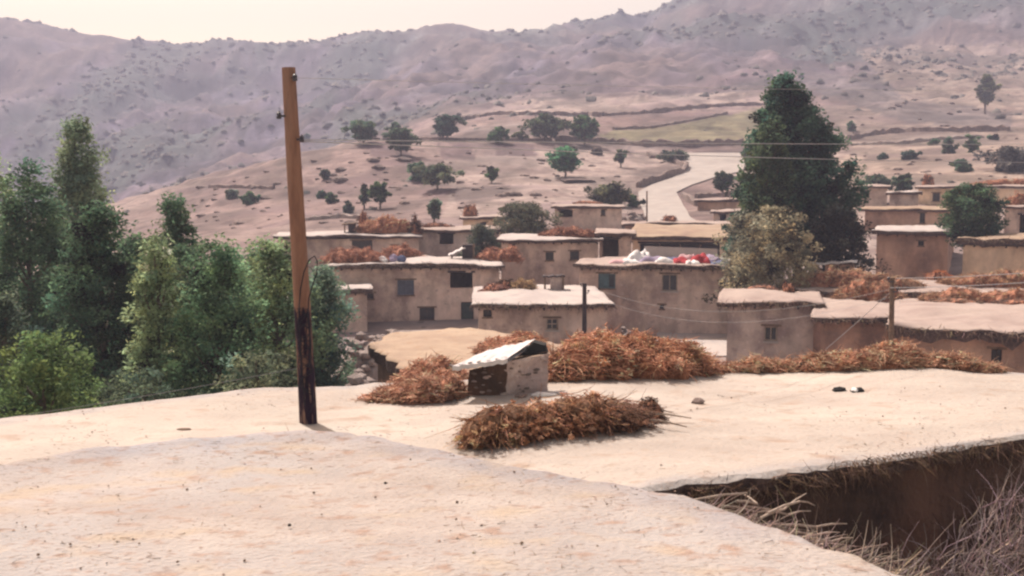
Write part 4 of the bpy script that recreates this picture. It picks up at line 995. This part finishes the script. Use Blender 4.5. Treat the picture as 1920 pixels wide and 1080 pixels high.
PROF = {'poplar': [(0, .35), (.2, .8), (.5, 1), (.8, .65), (1, .1)], 'full': [(0, .8), (.3, 1), (.6, .92), (.85, .6), (1, .15)], 'round': [(0, .45), (.25, .9), (.5, 1), (.8, .8), (1, .35)],
        'conifer': [(0, .75), (.12, 1), (.3, .95), (.42, .84), (.52, .80), (.62, .66), (.72, .50), (.86, .32), (1, .12)], 'willow': [(0, .9), (.4, 1), (.75, .8), (1, .3)]}
def ptree(name, label, px, Y, py_top, w_px, shape, zg=None, **k):
    t = W(px, py_top, Y); g = ground_z(t.x, t.y) if zg is None else zg
    return tree(name, label, (t.x, t.y, g - .1), t.z - g, PROF[shape], w_px / F * Y, seed=px * .13, **k)
DK = (.11, .185, .11); MD = (.17, .28, .16); PL = (.34, .44, .25); BL = (.20, .31, .25); YG_ = (.16, .24, .10); OL = (.16, .20, .13)
GL = 'trees in the grove below the roof'
ptree('poplar_tree', 'tallest poplar in the left grove, pale olive and feathery', 142, 42, 212, 108, 'poplar', ncl=330, per=60, lsz=.17, col=(.26, .34, .23), crad=.42, trunk_r=.16, h0=.30, group=GL, inner=.6)
ptree('broadleaf_tree', 'dark tree at the far left with a pointed top', 45, 35, 305, 190, 'full', ncl=380, per=62, lsz=.15, col=DK, crad=.46, h0=.1, group=GL)
ptree('broadleaf_tree', 'hazy tree at the very left edge behind the dark one', -40, 46, 250, 150, 'poplar', ncl=240, per=55, lsz=.2, col=PL, crad=.5, h0=.2, group=GL)
ptree('broadleaf_tree', 'darkest broad tree in the middle of the left grove', 185, 31, 385, 200, 'full', ncl=420, per=66, lsz=.14, col=(.080, .14, .085), crad=.42, h0=.05, group=GL, var=.5)
ptree('poplar_tree', 'small pointed dark poplar standing behind the pale trees', 325, 37, 355, 92, 'poplar', ncl=200, per=62, lsz=.15, col=DK, crad=.4, h0=.2, group=GL)
ptree('broadleaf_tree', 'pale green leafy tree in front of the small pointed poplar', 292, 27.5, 432, 128, 'full', ncl=300, per=60, lsz=.125, col=PL, crad=.36, h0=.06, group=GL, var=.45)
ptree('broadleaf_tree', 'broad mid green tree left of the wooden pole', 410, 27, 446, 190, 'full', ncl=420, per=66, lsz=.12, col=MD, crad=.36, h0=.05, group=GL, var=.4)
ptree('broadleaf_tree', 'bushy tree with sunlit top directly behind the wooden pole', 515, 30, 446, 150, 'round', ncl=340, per=62, lsz=.13, col=(.25, .34, .19), crad=.38, h0=.05, group=GL, var=.4)
ptree('broadleaf_tree', 'bluish green tree just right of the wooden pole', 600, 31, 496, 128, 'full', ncl=300, per=60, lsz=.13, col=BL, crad=.36, h0=.05, group=GL)
ptree('broadleaf_tree', 'dark low tree filling the grove between the pale trees', 352, 34, 455, 230, 'full', ncl=300, per=60, lsz=.14, col=DK, crad=.4, h0=.05, group=GL)
ptree('broadleaf_tree', 'blue grey leafy tree low at the left edge', 5, 24, 545, 130, 'full', ncl=240, per=60, lsz=.12, col=(.10, .145, .115), crad=.34, h0=.05, group=GL)
ptree('bush', 'yellow green bush at the lower left corner of the grove', 75, 19, 628, 250, 'round', ncl=300, per=60, lsz=.10, col=YG_, crad=.3, h0=.1, group=None, cat='bush')
ptree('bush', 'grey green bush under the darkest tree', 250, 22, 690, 260, 'round', ncl=240, per=60, lsz=.10, col=(.11, .15, .10), crad=.28, h0=.1, group=None, cat='bush')
ptree('bush', 'pale dusty bush at the foot of the broad green tree', 480, 22, 655, 260, 'round', ncl=260, per=60, lsz=.10, col=(.15, .18, .12), crad=.28, h0=.1, group=None, cat='bush', var=.5)
ptree('broadleaf_tree', 'deep green tree filling the grove behind the pale leafy tree', 255, 38, 440, 210, 'full', ncl=330, per=60, lsz=.16, col=DK, crad=.5, h0=.03, group=GL)
ptree('broadleaf_tree', 'green tree at the far end of the grove behind the wooden pole', 470, 38, 470, 210, 'full', ncl=330, per=60, lsz=.16, col=MD, crad=.5, h0=.03, group=GL)
ptree('broadleaf_tree', 'green tree filling the gap beside the tallest poplar', 110, 40, 400, 190, 'full', ncl=330, per=60, lsz=.17, col=DK, crad=.5, h0=.03, group=GL)
# village trees
ptree('conifer_tree', 'huge dark green tree towering over the village at right', 1513, 62, 146, 232, 'conifer', lean=(-1.15, 0), ncl=900, per=90, lsz=.25, col=(.055, .115, .080), crad=.62, trunk_r=.34, h0=.27, inner=.5, lobes=.72, var=.5)
ptree('broadleaf_tree', 'light green bough tree on the sunlit left flank of the huge tree', 1422, 58.5, 222, 84, 'poplar', lean=(.7, 0), ncl=190, per=60, lsz=.22, col=(.085, .125, .07), crad=.5, h0=.40, var=.4)
ptree('dark_tree', 'dusky brown green tree under the right side of the huge tree', 1570, 57.5, 385, 150, 'full', ncl=280, per=66, lsz=.2, col=(.050, .050, .038), crad=.55, h0=.1, var=.3)
ptree('willow_tree', 'yellow brown leafy tree in front of the huge tree', 1450, 53, 386, 172, 'willow', ncl=260, per=60, lsz=.19, col=(.30, .27, .19), crad=.5, h0=.2, var=.4, lobes=.7)
ptree('willow_tree', 'grey green tree leaning against the bedding roof', 1398, 56, 395, 76, 'round', ncl=130, per=60, lsz=.2, col=(.24, .225, .17), crad=.5, h0=.3, var=.35)
ptree('broadleaf_tree', 'round bright green tree among the upper right houses', 1826, 66, 346, 106, 'round', ncl=220, per=66, lsz=.21, col=(.07, .12, .07), crad=.48, h0=.45, var=.45)
ptree('bush', 'grey olive bush spreading over the roof right of the shed', 985, 80, 380, 118, 'round', ncl=160, per=60, lsz=.22, col=(.12, .125, .09), crad=.5, h0=.3, cat='bush')
ptree('bush', 'dusty green bush hanging beside the dark grey house', 905, 72.5, 424, 76, 'willow', ncl=150, per=60, lsz=.2, col=(.09, .11, .085), crad=.45, h0=.2, cat='bush')

# trees scattered over the hill: (px, base row, width px, height px, colour, kind, label)
hill = [(681,272,56,44,DK,'tree','round dark tree on the ridge, leftmost of the hilltop trees'), (752,292,58,50,DK,'tree','dark tree on the bank right of the leftmost hilltop tree'), (742,262,26,32,MD,'tree','small pale tree just above the bank tree'),
 (838,264,54,46,DK,'tree','compact dark tree alone by the white path'), (936,268,36,28,DK,'bush','small dark bush between the compact tree and the wide pair'), (1022,266,78,48,DK,'tree','wide dark double tree at the hilltop'),
 (1096,272,56,54,DK,'tree','dark tree right of the wide double tree'), (1060,332,72,54,MD,'tree','open round tree with visible trunk above the pale slope'), (820,356,74,46,MD,'tree','spreading green tree in the middle of the slope'), (785,338,44,32,MD,'bush','low bush left of the spreading green tree'),
 (922,344,26,30,OL,'tree','tiny pale tree on the pale slope'), (683,392,17,46,DK,'tree','thin dark tree, left of the slim pair above the houses'), (713,392,34,52,DK,'tree','fuller dark tree, right of the slim pair above the houses'), (814,420,28,46,BL,'tree','slender blue green tree behind the brush roof'),
 (1164,314,22,34,OL,'tree','bent little tree at the edge of the dirt road'), (1140,384,84,38,MD,'bush','wide green bush behind the highest house'), (1188,388,36,22,DK,'bush','dark low bush touching the dirt road'),
 (1355,366,38,44,DK,'tree','small dark conical tree right of the dirt road'), (1778,288,26,30,OL,'bush','left one of two upright bushes on the right slope'), (1823,286,28,36,MD,'bush','right one of two upright bushes on the right slope'),
 (1847,214,40,72,OL,'tree','lone tall pale tree on the far right slope'), (1804,322,38,22,OL,'bush','round grey bush above the uppermost house'), (1893,322,84,44,OL,'bush','broad grey green bush at the right edge of the slope'), (1693,362,42,34,DK,'bush','dark bush above the low slab shed'),
 (1638,350,56,20,OL,'bush','flat olive bush above the small hut'), (1705,298,34,15,DK,'bush','flat dark bush in the middle of the right slope'), (1596,246,18,18,DK,'bush','tiny bush right of the huge tree'), (1655,298,18,10,DK,'bush','tiny bush left of the flat dark bush'),
 (468,384,32,24,DK,'bush','dark bush left of the wooden pole on the low slope'), (435,372,26,18,BL,'bush','grey bush beside the dark one on the low slope'), (610,335,20,16,DK,'bush','small bush just right of the wooden pole, high'), (622,380,22,18,DK,'bush','small bush just right of the wooden pole, middle'), (604,372,18,14,DK,'bush','grey bush nearest the right side of the wooden pole'),
 (575,262,14,10,DK,'bush','small dark shrub touching the right side of the wooden pole'), (655,400,18,22,OL,'bush','pale shrub left of the thin dark tree'), (1120,290,20,12,OL,'bush','small shrub below the dark hilltop tree'), (975,262,30,14,OL,'bush','flat shrub left of the wide double tree'),
 (1750,272,18,10,DK,'bush','tiny dark shrub left of the two upright bushes'), (1862,262,20,10,DK,'bush','tiny dark shrub right of the two upright bushes'), (1260,300,60,16,OL,'bush','low tangled shrub by the bend of the dirt road'), (1400,300,30,20,DK,'bush','shrub beside the huge tree near the road top')]
for i, (px_, pb, wp, hp, cc, cat, lab) in enumerate(hill):
    g = hit(px_, pb, 88)
    if g is None: continue
    Hh = hp / F * g.y; wd = wp / F * g.y
    tree('hillside_' + cat, lab, (g.x, g.y, g.z - .1), Hh, PROF['round' if wp > hp * .6 else 'poplar'], wd * .86, ncl=max(24, min(90, int(wp * hp / 26))), per=34, lsz=.016 * g.y * .19 + .12, col=tuple(q * (.45 + .35 * random.random()) for q in cc), crad=max(.25, wd * .13), trunk_r=.02 * Hh + .05,
         h0=.30 if cat == 'tree' else .08, cat=cat, group='trees and bushes on the hillside', seed=i * 1.7, var=.45, lobes=1.0)

# scrub on the far slopes: countless
def scrub():
    rr_, cc_ = np.where((YG > 110) & (YG < 770)); wt = np.where(YG[rr_, cc_] < 300, .12, 1.0) * np.abs(YG[rr_, cc_])
    wt *= np.clip(.4 - fbm(XG[rr_, cc_] / 45, YG[rr_, cc_] / 90, 77, 4) * 3, .05, 2)
    k = rng.choice(len(rr_), 11000, p=wt / wt.sum(), replace=False)
    base = np.array([[1,0,0],[.31,.95,0],[-.81,.59,0],[-.81,-.59,0],[.31,-.95,0],[.55,.4,.75],[-.3,.6,.8],[-.5,-.5,.7],[.4,-.6,.85],[0,0,1.05]])
    fs = np.array([(0,1,5),(1,6,5),(1,2,6),(2,7,6),(2,3,7),(3,8,7),(3,4,8),(4,0,8),(0,5,8),(5,6,9),(6,7,9),(7,8,9),(8,5,9)])
    n = len(k); X = XG[rr_[k], cc_[k]]; Y = YG[rr_[k], cc_[k]]; Z = ZT[rr_[k], cc_[k]]
    s = rng.uniform(0, 1, n) ** 3 * .75 + .14; s = s * np.interp(Y, [100, 300, 800], [.8, 1.8, 3.6]); a = rng.uniform(0, 6.28, n)
    B = base[None] * (1 + rng.normal(0, .25, (n, 10, 1))); ca, sa = np.cos(a)[:, None], np.sin(a)[:, None]
    V = np.stack([(B[:, :, 0] * ca - B[:, :, 1] * sa) * s[:, None] + X[:, None], (B[:, :, 0] * sa + B[:, :, 1] * ca) * s[:, None] + Y[:, None], B[:, :, 2] * s[:, None] * .7 + Z[:, None] - .15], -1)
    Fa = (np.arange(n)[:, None, None] * 10 + fs[None]).reshape(-1, 3)
    cols = np.repeat(np.array([(.115, .105, .10)]) * (1 + rng.normal(0, .3, (n, 1))), 10, 0)
    part('scrub', V.reshape(-1, 3), Fa, M['scrub'], cols=np.clip(cols, .01, 1), kind='stuff')
scrub()

# boulders on the slope
protos = []
for s in range(4):
    V, Fs = rock_mesh(2, s * 3.3, .6); protos.append(mesh_np('boulder', V, Fs, M['stone']))
spots = [(945,354,26,8),(1005,366,22,10),(1002,334,16,7),(1045,331,10,7),(1026,338,14,6),(962,365,34,14),(940,368,20,10),(864,342,18,6),(710,314,24,10),(640,338,28,14),(625,330,16,10),(870,390,22,7),(1110,312,14,6),(1085,338,60,7),(985,330,18,6),(895,356,20,8),
         (758,300,30,10),(775,312,24,8),(700,300,22,8),(380,352,22,8),(500,372,30,10),(520,345,16,8),(480,352,22,8),(590,302,14,5),(640,318,22,8),(555,372,24,10),(760,382,20,10),(1232,296,26,12),(1150,350,14,6),(1640,360,14,7),(1685,318,16,7),(1760,300,14,6),(660,420,30,12),(608,418,20,8),(450,420,22,9),(380,405,20,8),(640,362,14,7),(738,352,20,6),(905,312,18,5),(1015,300,16,5)]
for i in range(110):
    px_ = random.uniform(300, 1180); spots.append((px_, random.uniform(float(np.interp(px_, [300, 560, 800, 1180], [372, 300, 275, 275])), 430 if px_ < 850 else 385), random.uniform(5, 13), random.uniform(3, 6)))
for i in range(60):
    spots.append((random.uniform(1580, 1930), random.uniform(110, 345), random.uniform(5, 14), random.uniform(3, 7)))
for i, (px_, py_, wp, hp) in enumerate(spots):
    g = hit(px_, py_, 92)
    if g is None: continue
    o = bpy.data.objects.new('boulder', protos[i % 4]); k = g.y / F; o.location = (g.x, g.y, g.z + hp * k * .1); o.scale = (wp * k * .55, wp * k * .5, hp * k * .85); o.rotation_euler = (0, 0, random.random() * .6)
    link(o); props(o, 'weathered brown boulder lying on the dry slope', 'boulder', 'boulders on the hillside')

# dry-stone field walls
def field_wall(label, pts, h=.6, th=.5, ymin=90, material='stone', step=7):
    P = []
    for i in range(len(pts) - 1):
        a, b = pts[i], pts[i + 1]; k = max(1, int(math.hypot(b[0] - a[0], b[1] - a[1]) / step))
        for j in range(k):
            g = hit(a[0] + (b[0] - a[0]) * j / k, a[1] + (b[1] - a[1]) * j / k, ymin)
            if g: P.append(g)
    if len(P) < 3: return
    V = []; Fs = []
    for i, p in enumerate(P):
        d = P[min(i + 1, len(P) - 1)] - P[max(i - 1, 0)]; d.z = 0; d.normalize(); s = Vector((d.y, -d.x, 0)); hj = h * random.uniform(.6, 1.25)
        for (a, z) in ((-th / 2, -.5), (-th * .4, hj * .9), (0, hj), (th * .4, hj * .85), (th / 2, -.5)):
            q = p + s * (a + random.uniform(-.08, .08)); V.append((q.x, q.y, p.z + z + random.uniform(-.05, .05)))
    for i in range(len(P) - 1):
        for c in range(4): a = i * 5 + c; Fs.append((a, a + 5, a + 6, a + 1))
    Fs += [(0, 1, 2, 3, 4), tuple(len(V) - 1 - q for q in range(5))]
    o = part('field_wall', V, Fs, M[material], loc=P[len(P) // 2]); props(o, label, 'wall')
field_wall('long dark field wall above the yellow green field', [(862,226),(930,215),(1020,216),(1120,218),(1200,214),(1290,204),(1360,199),(1440,197)], .9, .7, 150)
field_wall('reddish field wall cutting across the ploughed strip', [(1150,243),(1220,240),(1290,228),(1370,212)], .5, .6, 150)
field_wall('straight dark wall along the foot of the yellow green field', [(1040,264),(1120,268),(1200,273),(1300,273),(1400,270)], 1.0, .7, 140)
field_wall('low wall linking the hilltop trees', [(690,262),(780,262),(900,263),(1040,264)], .5, .6, 140)
field_wall('wall curving along the left side of the dirt road', [(1215,292),(1262,302),(1287,316),(1280,326),(1240,336),(1196,352),(1188,362)], .9, .7, 95)
field_wall('wall edging the right side of the dirt road', [(1282,368),(1288,376),(1306,386),(1340,388),(1400,386)], .7, .6, 90, 'stone', 5)
field_wall('terrace wall above the lower houses right of the road', [(1305,372),(1350,368),(1402,367)], .6, .6, 95)
field_wall('long red wall on the slope right of the huge tree', [(1590,262),(1640,252),(1720,246),(1800,246),(1900,244)], .9, .8, 130)
field_wall('lower pale wall on the slope right of the huge tree', [(1595,272),(1680,270),(1760,262),(1850,258)], .5, .6, 130, 'pale_stone')
field_wall('dark terrace bank crossing the low slope left of the wooden pole', [(395,352),(450,352),(520,354)], .5, .6, 120)
field_wall('long pale terrace bank over the left slope', [(560,415),(640,408),(700,412)], .4, .5, 100, 'pale_stone')

# ------------------------------------------------------------------ things on the village roofs
def rp(h, px, py_hint=None, t=1.0):   # point on a house roof at pixel column px, t metres behind the front edge
    T, fr, L, zf = Hd[h]
    # search s so that the projection matches px
    best = None
    lo, hi = -1.5, L + 1.5
    for _ in range(40):
        mid = (lo + hi) / 2; p = fr(mid, t, 0); z = zf(p[0], p[1]); q = project(p[0], p[1], z)[0]
        if q < px: lo = mid
        else: hi = mid
    p = fr(lo, t, 0); return Vector((p[0], p[1], zf(p[0], p[1])))
def rpile(label, h, cols_, t, hw, hh, n, base=ORG, L=.7, rad=.03, mm_='mound', cat='brush heap', name='brush_heap', seed=0, **k):
    pile(name, label, cat, [rp(h, c, t=t) for c in cols_], hw, hh, n, base=base, L=L, rad=rad, mm_=mm_, seed=seed, **k)
rpile('reddish brush heap on the left end of the two storey house roof', 'H1', [600, 640, 690, 730], 1.6, [.5, .9, .8, .4], [.45, .9, .8, .3], 700, REDB, seed=11)
rpile('rounded reddish hay heap on the roof beside the white lean-to', 'H1', [892, 930, 965, 1000], 3.0, [.5, .9, .9, .4], [.4, .75, .75, .3], 600, REDB, mm_='mound', seed=12)
rpile('red brown brush behind the flat roof of the two storey house', 'H1', [710, 750, 790], 5.0, [.5, .8, .5], [.4, .75, .4], 400, REDB, seed=13)
rpile('orange brush heap on the roof right of the wooden pole', 'HB1', [668, 700, 740, 780], 1.8, [.7, .9, 1, .6], [.7, .95, 1.25, .9], 800, ORG, seed=14)
rpile('dark brush clump at the end of the orange heap', 'HB1', [770, 790], 1.2, [.6, .6], [1.1, .9], 260, (.12, .07, .06), seed=15)
rpile('dome of brown hay standing left of the orange heap', 'HB1', [672, 690], 4.2, [.65, .65], [1.6, 1.6], 180, (.26, .14, .11), cat='haystack', name='haystack', L=.5, seed=16)
rpile('dome of brown hay on the low shed roof', 'HS', [868, 895], 2, [1.1, 1.1], [.85, .85], 220, (.32, .18, .14), cat='haystack', name='haystack', L=.5, seed=17)
rpile('pink red brush strip on the roof of the two-windowed house', 'HB3', [1010, 1050, 1085, 1125], 2.6, [.5, .9, .9, .7], [.25, .5, .6, .4], 600, (.48, .24, .18), seed=18)
rpile('tan hay heap in the middle of the low house roof', 'H2', [955, 980, 1005], 5.6, [.5, .7, .5], [.35, .5, .35], 420, TANC, mm_='mound_tan', L=.4, rad=.018, seed=19)
rpile('dark brown brush on the back of the low house roof', 'H2', [925, 945, 962], 5.8, [.4, .6, .4], [.35, .5, .4], 300, (.13, .08, .06), L=.4, rad=.02, seed=20)
rpile('flat reddish litter on the left of the low house roof', 'H2', [900, 925, 955], 4.6, [.3, .6, .3], [.12, .3, .15], 260, (.28, .14, .12), L=.4, rad=.02, seed=21)
rpile('dark bushy brush clump on the eaves of the square house', 'R1', [1466, 1490], 2.6, [.4, .4], [.42, .42], 200, (.10, .07, .06), L=.3, rad=.015, seed=22)
rpile('thin brown litter on the roof of the square house', 'R1', [1400, 1430, 1460], 3.5, [.3, .5, .4], [.10, .2, .2], 200, (.22, .16, .15), L=.35, rad=.015, seed=23)
rpile('long orange brush heap on the roof behind the thin brown pole', 'R4', [1490, 1540, 1590, 1640, 1690, 1730], 1.2, [.5, .8, .9, .9, .8, .4], [.5, .85, .75, .6, .55, .35], 1500, (.58, .36, .25), L=.6, rad=.022, seed=24)
rpile('bright orange brush bundle on the back of the heaped roof', 'R4', [1735, 1760, 1785], 5.4, [.5, .6, .4], [.35, .5, .3], 260, (.55, .20, .09), L=.5, rad=.02, seed=25)
rpile('orange brown brush row along the heaped roof at the right edge', 'R4', [1760, 1820, 1880, 1940, 2020], 3.0, [.5, .7, .8, .8, .6], [.35, .5, .7, .7, .5], 1100, (.60, .36, .24), L=.6, rad=.022, seed=26)
rpile('orange brush on the corner roof at the right edge', 'R11', [1886, 1910, 1950], 1.6, [.5, .8, .7], [.5, .8, .7], 360, ORG, seed=27)
rpile('thin orange brush line on the uppermost roof', 'R8', [1820, 1860, 1905, 1960], 2, [.4, .6, .7, .6], [.2, .45, .5, .5], 420, ORG, seed=28)
rpile('grey conical haystack above the uppermost roof', 'R8', [1728, 1752], 4.0, [.9, .9], [1.05, 1.05], 160, (.20, .16, .15), cat='haystack', name='haystack', L=.5, seed=29)
rpile('low brown hay mound on the long reddish building', 'HM', [1243, 1268], 2.0, [.8, .8], [.5, .5], 150, (.24, .13, .12), cat='haystack', name='haystack', L=.4, seed=30)
rpile('reddish litter strewn on the highest house roof', 'HT', [1075, 1100, 1130], 2.5, [.4, .6, .4], [.15, .25, .15], 150, (.34, .2, .17), L=.4, seed=31)
rpile('brown brush heap on the roof left of the highest house', 'HB2', [790, 815, 850], 2.4, [.5, .7, .4], [.25, .3, .2], 200, (.22, .13, .11), L=.5, seed=32)
rpile('orange brush heap hanging over the back of the reddish low-eaved house', 'R2', [1560, 1600, 1650, 1700], 5.6, [.4, .7, .8, .6], [.35, .75, .8, .5], 900, (.56, .34, .24), L=.5, rad=.018, seed=35)
rpile('brown brush ridge along the back of the ragged thatched roof', 'R3', [1725, 1780, 1850, 1920, 2000], 8.4, [.4, .6, .6, .7, .6], [.25, .5, .45, .6, .5], 900, (.58, .35, .24), L=.5, rad=.018, seed=36)
rpile('straw fringe heap on the ragged thatched roof', 'R3', [1745, 1790, 1840], 7.0, [.3, .5, .3], [.08, .16, .08], 260, (.40, .28, .22), L=.4, rad=.014, seed=33)
rpile('grey brown brush line along the back of the ragged roof', 'R3', [1860, 1920, 1990], 7.2, [.3, .4, .3], [.10, .2, .12], 260, (.28, .19, .16), L=.4, rad=.014, seed=34)

def lean_to(label, h, x0, x1, t, hL, hR, dep, mt='sheet', wallm='dark_wood', over=.15, to=1.0):
    a = rp(h, x0, t=t); b = rp(h, x1, t=t); T = thing('lean_to', label, 'lean-to', (a + b) / 2)
    d = (b - a); Lg = d.length; d.normalize(); n_ = Vector((-d.y, d.x, 0)).normalized()
    if n_.y < 0: n_ = -n_
    zb_ = min(a.z, b.z)
    fr = lambda s, q, z: tuple(Vector((a.x, a.y, 0)) + Vector((d.x, d.y, 0)) * s + n_ * q + Vector((0, 0, z)))
    m = MB(); m.box(fr, Lg * (.35 if to == 1 else .5), Lg, .12, dep, zb_ - .1, zb_ + (min(hL + (hR - hL) * .35, hR) if to == 1 else hR * .93)); m.build('wall', M[wallm], T)
    for (s, hh_) in ((.05, hL), (Lg - .05, hR)):
        m = MB(); m.tube([fr(s, .05, zb_), fr(s, .05, zb_ + hh_)], .05, 6); m.build('post', M['wood'], T)
    m = MB(); vs = []
    N_ = 8
    for th_ in (0, .07):
        for i in range(N_ + 1):
            for q in (-over, dep + over):
                s = -over + (Lg * to + 2 * over) * i / N_; vs.append(fr(s, q, zb_ + hL + (hR - hL) * s / Lg + th_ + .03 * math.sin(i * 2.1)))
    k = (N_ + 1) * 2; fs = []
    for i in range(N_):
        p = i * 2; fs += [(p, p + 1, p + 3, p + 2), (p + k, p + 2 + k, p + 3 + k, p + 1 + k), (p, p + 2, p + 2 + k, p + k), (p + 1, p + 1 + k, p + 3 + k, p + 3)]
    fs += [(0, k, k + 1, 1), (k - 2, k - 1, 2 * k - 1, 2 * k - 2)]
    m.add(vs, fs); m.build('roof_sheet', M[mt], T)
lean_to('tiny lean-to with slanting white sheet on the two storey house roof', 'H1', 846, 890, 2.8, .25, .95, 1.1, to=.5)
lean_to('white roofed shelter on the brush covered roof below the huge tree', 'R4', 1518, 1600, 5.0, .75, .95, 1.6, mt='sheet', wallm='wall_red')
lean_to('dark doorway hut with pale post on the low house roof', 'H2', 1020, 1058, 5.2, .62, .66, .8, mt='dark_wood', wallm='wall_grey', over=.04)
lean_to('low dark hutch at the edge of the roof right of the wooden pole', 'HB1', 645, 668, 1.5, .6, .7, 1.0, mt='wood')
# low slab wall on the bedding roof
T_, fr_, L_, zf_ = Hd['HD']
a = rp('HD', 1208, t=4.3); b = rp('HD', 1346, t=4.3)
m = MB(); dd_ = (b - a).normalized(); nn_ = Vector((-dd_.y, dd_.x, 0))
fr2 = lambda s, q, z: tuple(a + dd_ * s + nn_ * q + Vector((0, 0, z)))
m.box(fr2, 0, (b - a).length, 0, .5, -.1, .62, .03); o = m.build('low_wall', M['roof_pale'], loc=a); props(o, 'low pale parapet behind the piled bedding', 'wall')
# bedding / laundry
def cloth(label, h, px, t, w_px, hh_, material, seed):
    c = rp(h, px, t=t); k = c.y / F; wq = w_px * k * .75; dq = .55; V = []; Fs = []; nx, ny = 18, 14; rot = .5 * nz(seed, 0, 0)
    for q in (0, 1):
        for i in range(nx + 1):
            for j in range(ny + 1):
                u = 2 * i / nx - 1; v = 2 * j / ny - 1; e = max(0, 1 - max(abs(u), abs(v)) ** 4)
                fo = .62 + .10 * math.sin(u * 5 + v * 3 + seed) + .35 * nz(u * 1.4, v * 1.4, seed, 1)
                x = u * wq * (1 + .18 * nz(u, v, seed + 4, 2)); y = v * dq * (1 + .2 * nz(u, v, seed + 8, 2))
                V.append((c.x + x + y * rot, c.y + y - x * rot * .5, c.z - .04 + (hh_ * e * max(.15, fo) if q else -.02)))
    o_ = (nx + 1) * (ny + 1)
    for i in range(nx):
        for j in range(ny):
            a = i * (ny + 1) + j; Fs += [(a, a + 1, a + ny + 2, a + ny + 1), (a + o_, a + o_ + ny + 1, a + o_ + ny + 2, a + o_ + 1)]
    for i in range(nx): a = i * (ny + 1); Fs += [(a, a + ny + 1, a + ny + 1 + o_, a + o_), (a + ny, a + ny + o_, a + 2 * ny + 1 + o_, a + 2 * ny + 1)]
    for j in range(ny): b_ = nx * (ny + 1) + j; Fs += [(j, j + o_, j + 1 + o_, j + 1), (b_, b_ + 1, b_ + 1 + o_, b_ + o_)]
    o = part('folded_quilt', V, Fs, M[material], loc=c, smooth=True); props(o, label, 'quilt', 'bedding airing on the roof')
for i, (px_, t_, wp, h_, mt_, lb) in enumerate([(1168,1.2,36,.28,'pink','low pink blanket at the left end of the bedding'), (1196,1.9,26,.70,'white','white bundle standing second from the left end of the bedding'), (1207,2.2,15,.8,'white','tallest narrow white bundle in the bedding'), (1222,1.5,34,.45,'violet','mauve quilt right of the tall white bundle'),
     (1245,1.1,26,.4,'white','crumpled white sheet between the mauve quilt and the blue one'), (1262,1.5,24,.38,'blue','dark blue quilt left of the first red blanket'), (1276,1.1,22,.40,'red','smaller red blanket in the middle of the bedding'), (1288,1.9,26,.62,'pink','pink quilt heaped between the two red blankets'),
     (1312,1.3,26,.68,'red','larger bright red blanket on the bedding pile'), (1296,.9,18,.3,'white','small white cloth in front of the pink quilt'), (1338,1.5,32,.60,'violet','grey mauve quilt right of the larger red blanket'), (1360,1.6,28,.45,'white','white quilt at the right end of the bedding'), (1344,1.0,20,.3,'blue','small blue cloth in front of the grey mauve quilt'), (1182,1.0,22,.3,'white','white sheet at the left front of the bedding')]):
    cloth(lb, 'HD', px_, t_, wp, h_, mt_, i * 2.1)
for i, (px_, h_, lb, mt_) in enumerate([(718, .35, 'pale sack on the brush of the two storey house', 'white'), (738, .45, 'violet bundle beside the pale sack on the brush', 'violet'), (752, .4, 'dark rag bundle right of the violet bundle', 'blue')]):
    c = rp('H1', px_, t=1.3); V, Fs = rock_mesh(2, i, 1); o = part('sack', [(c.x + v[0] * .3, c.y + v[1] * .25, c.z + (v[2] * .6 + .5) * h_) for v in V], Fs, M[mt_], loc=c); props(o, lb, 'sack')

# heaps of pale rubble
def rubble(label, c, rx, ry, h, n, s, material, seed=0):
    T = thing('rubble_heap', label, 'rubble heap', c); c = Vector(c)
    for i in range(n):
        a = random.random() * 6.28; r = math.sqrt(random.random()); x = math.cos(a) * r * rx; y = math.sin(a) * r * ry; z = h * (1 - r * r) * random.uniform(.5, 1)
        V, Fs = rock_mesh(1, i + seed, .75); q = s * random.uniform(.5, 1.4); rot = random.random() * 6
        part('stone', [(c.x + x + (v[0] * math.cos(rot) - v[1] * math.sin(rot)) * q, c.y + y + (v[0] * math.sin(rot) + v[1] * math.cos(rot)) * q, c.z + z + v[2] * q) for v in V], Fs, M[material], T)
    V = []; Fs = []
    for i in range(13):
        for j in range(9):
            a = 6.283 * i / 12; r = j / 8; V.append((c.x + math.cos(a) * r * rx, c.y + math.sin(a) * r * ry, c.z - .2 + h * (1 - r * r) * .9))
    for i in range(12):
        for j in range(8): q = i * 9 + j; Fs.append((q, q + 1, q + 10, q + 9))
    part('core', V, Fs, M[material], T)
p = W(708, 640, 38); rubble('pale rubble heap between the grove and the tan sagging roof', (p.x, p.y, -7.4), 2.2, 2.0, 2.3, 150, .2, 'pale_stone', 3)
p = W(678, 700, 27); rubble('pale stone heap below the eave beside the grove', (p.x, p.y, -7.4), 1.0, 1.2, 3.0, 70, .2, 'pale_stone', 40)
p = hit(1190, 412, 90); rubble('small heap of pinkish stones beside the dirt road', (p.x, p.y, p.z), 1.3, 1, .8, 30, .2, 'pale_stone', 80)
p = W(1150, 640, 50); rubble('strip of pinkish stones in front of the large house', (p.x, p.y, -8.0), 1.8, 1, 1.5, 36, .22, 'pale_stone', 120)
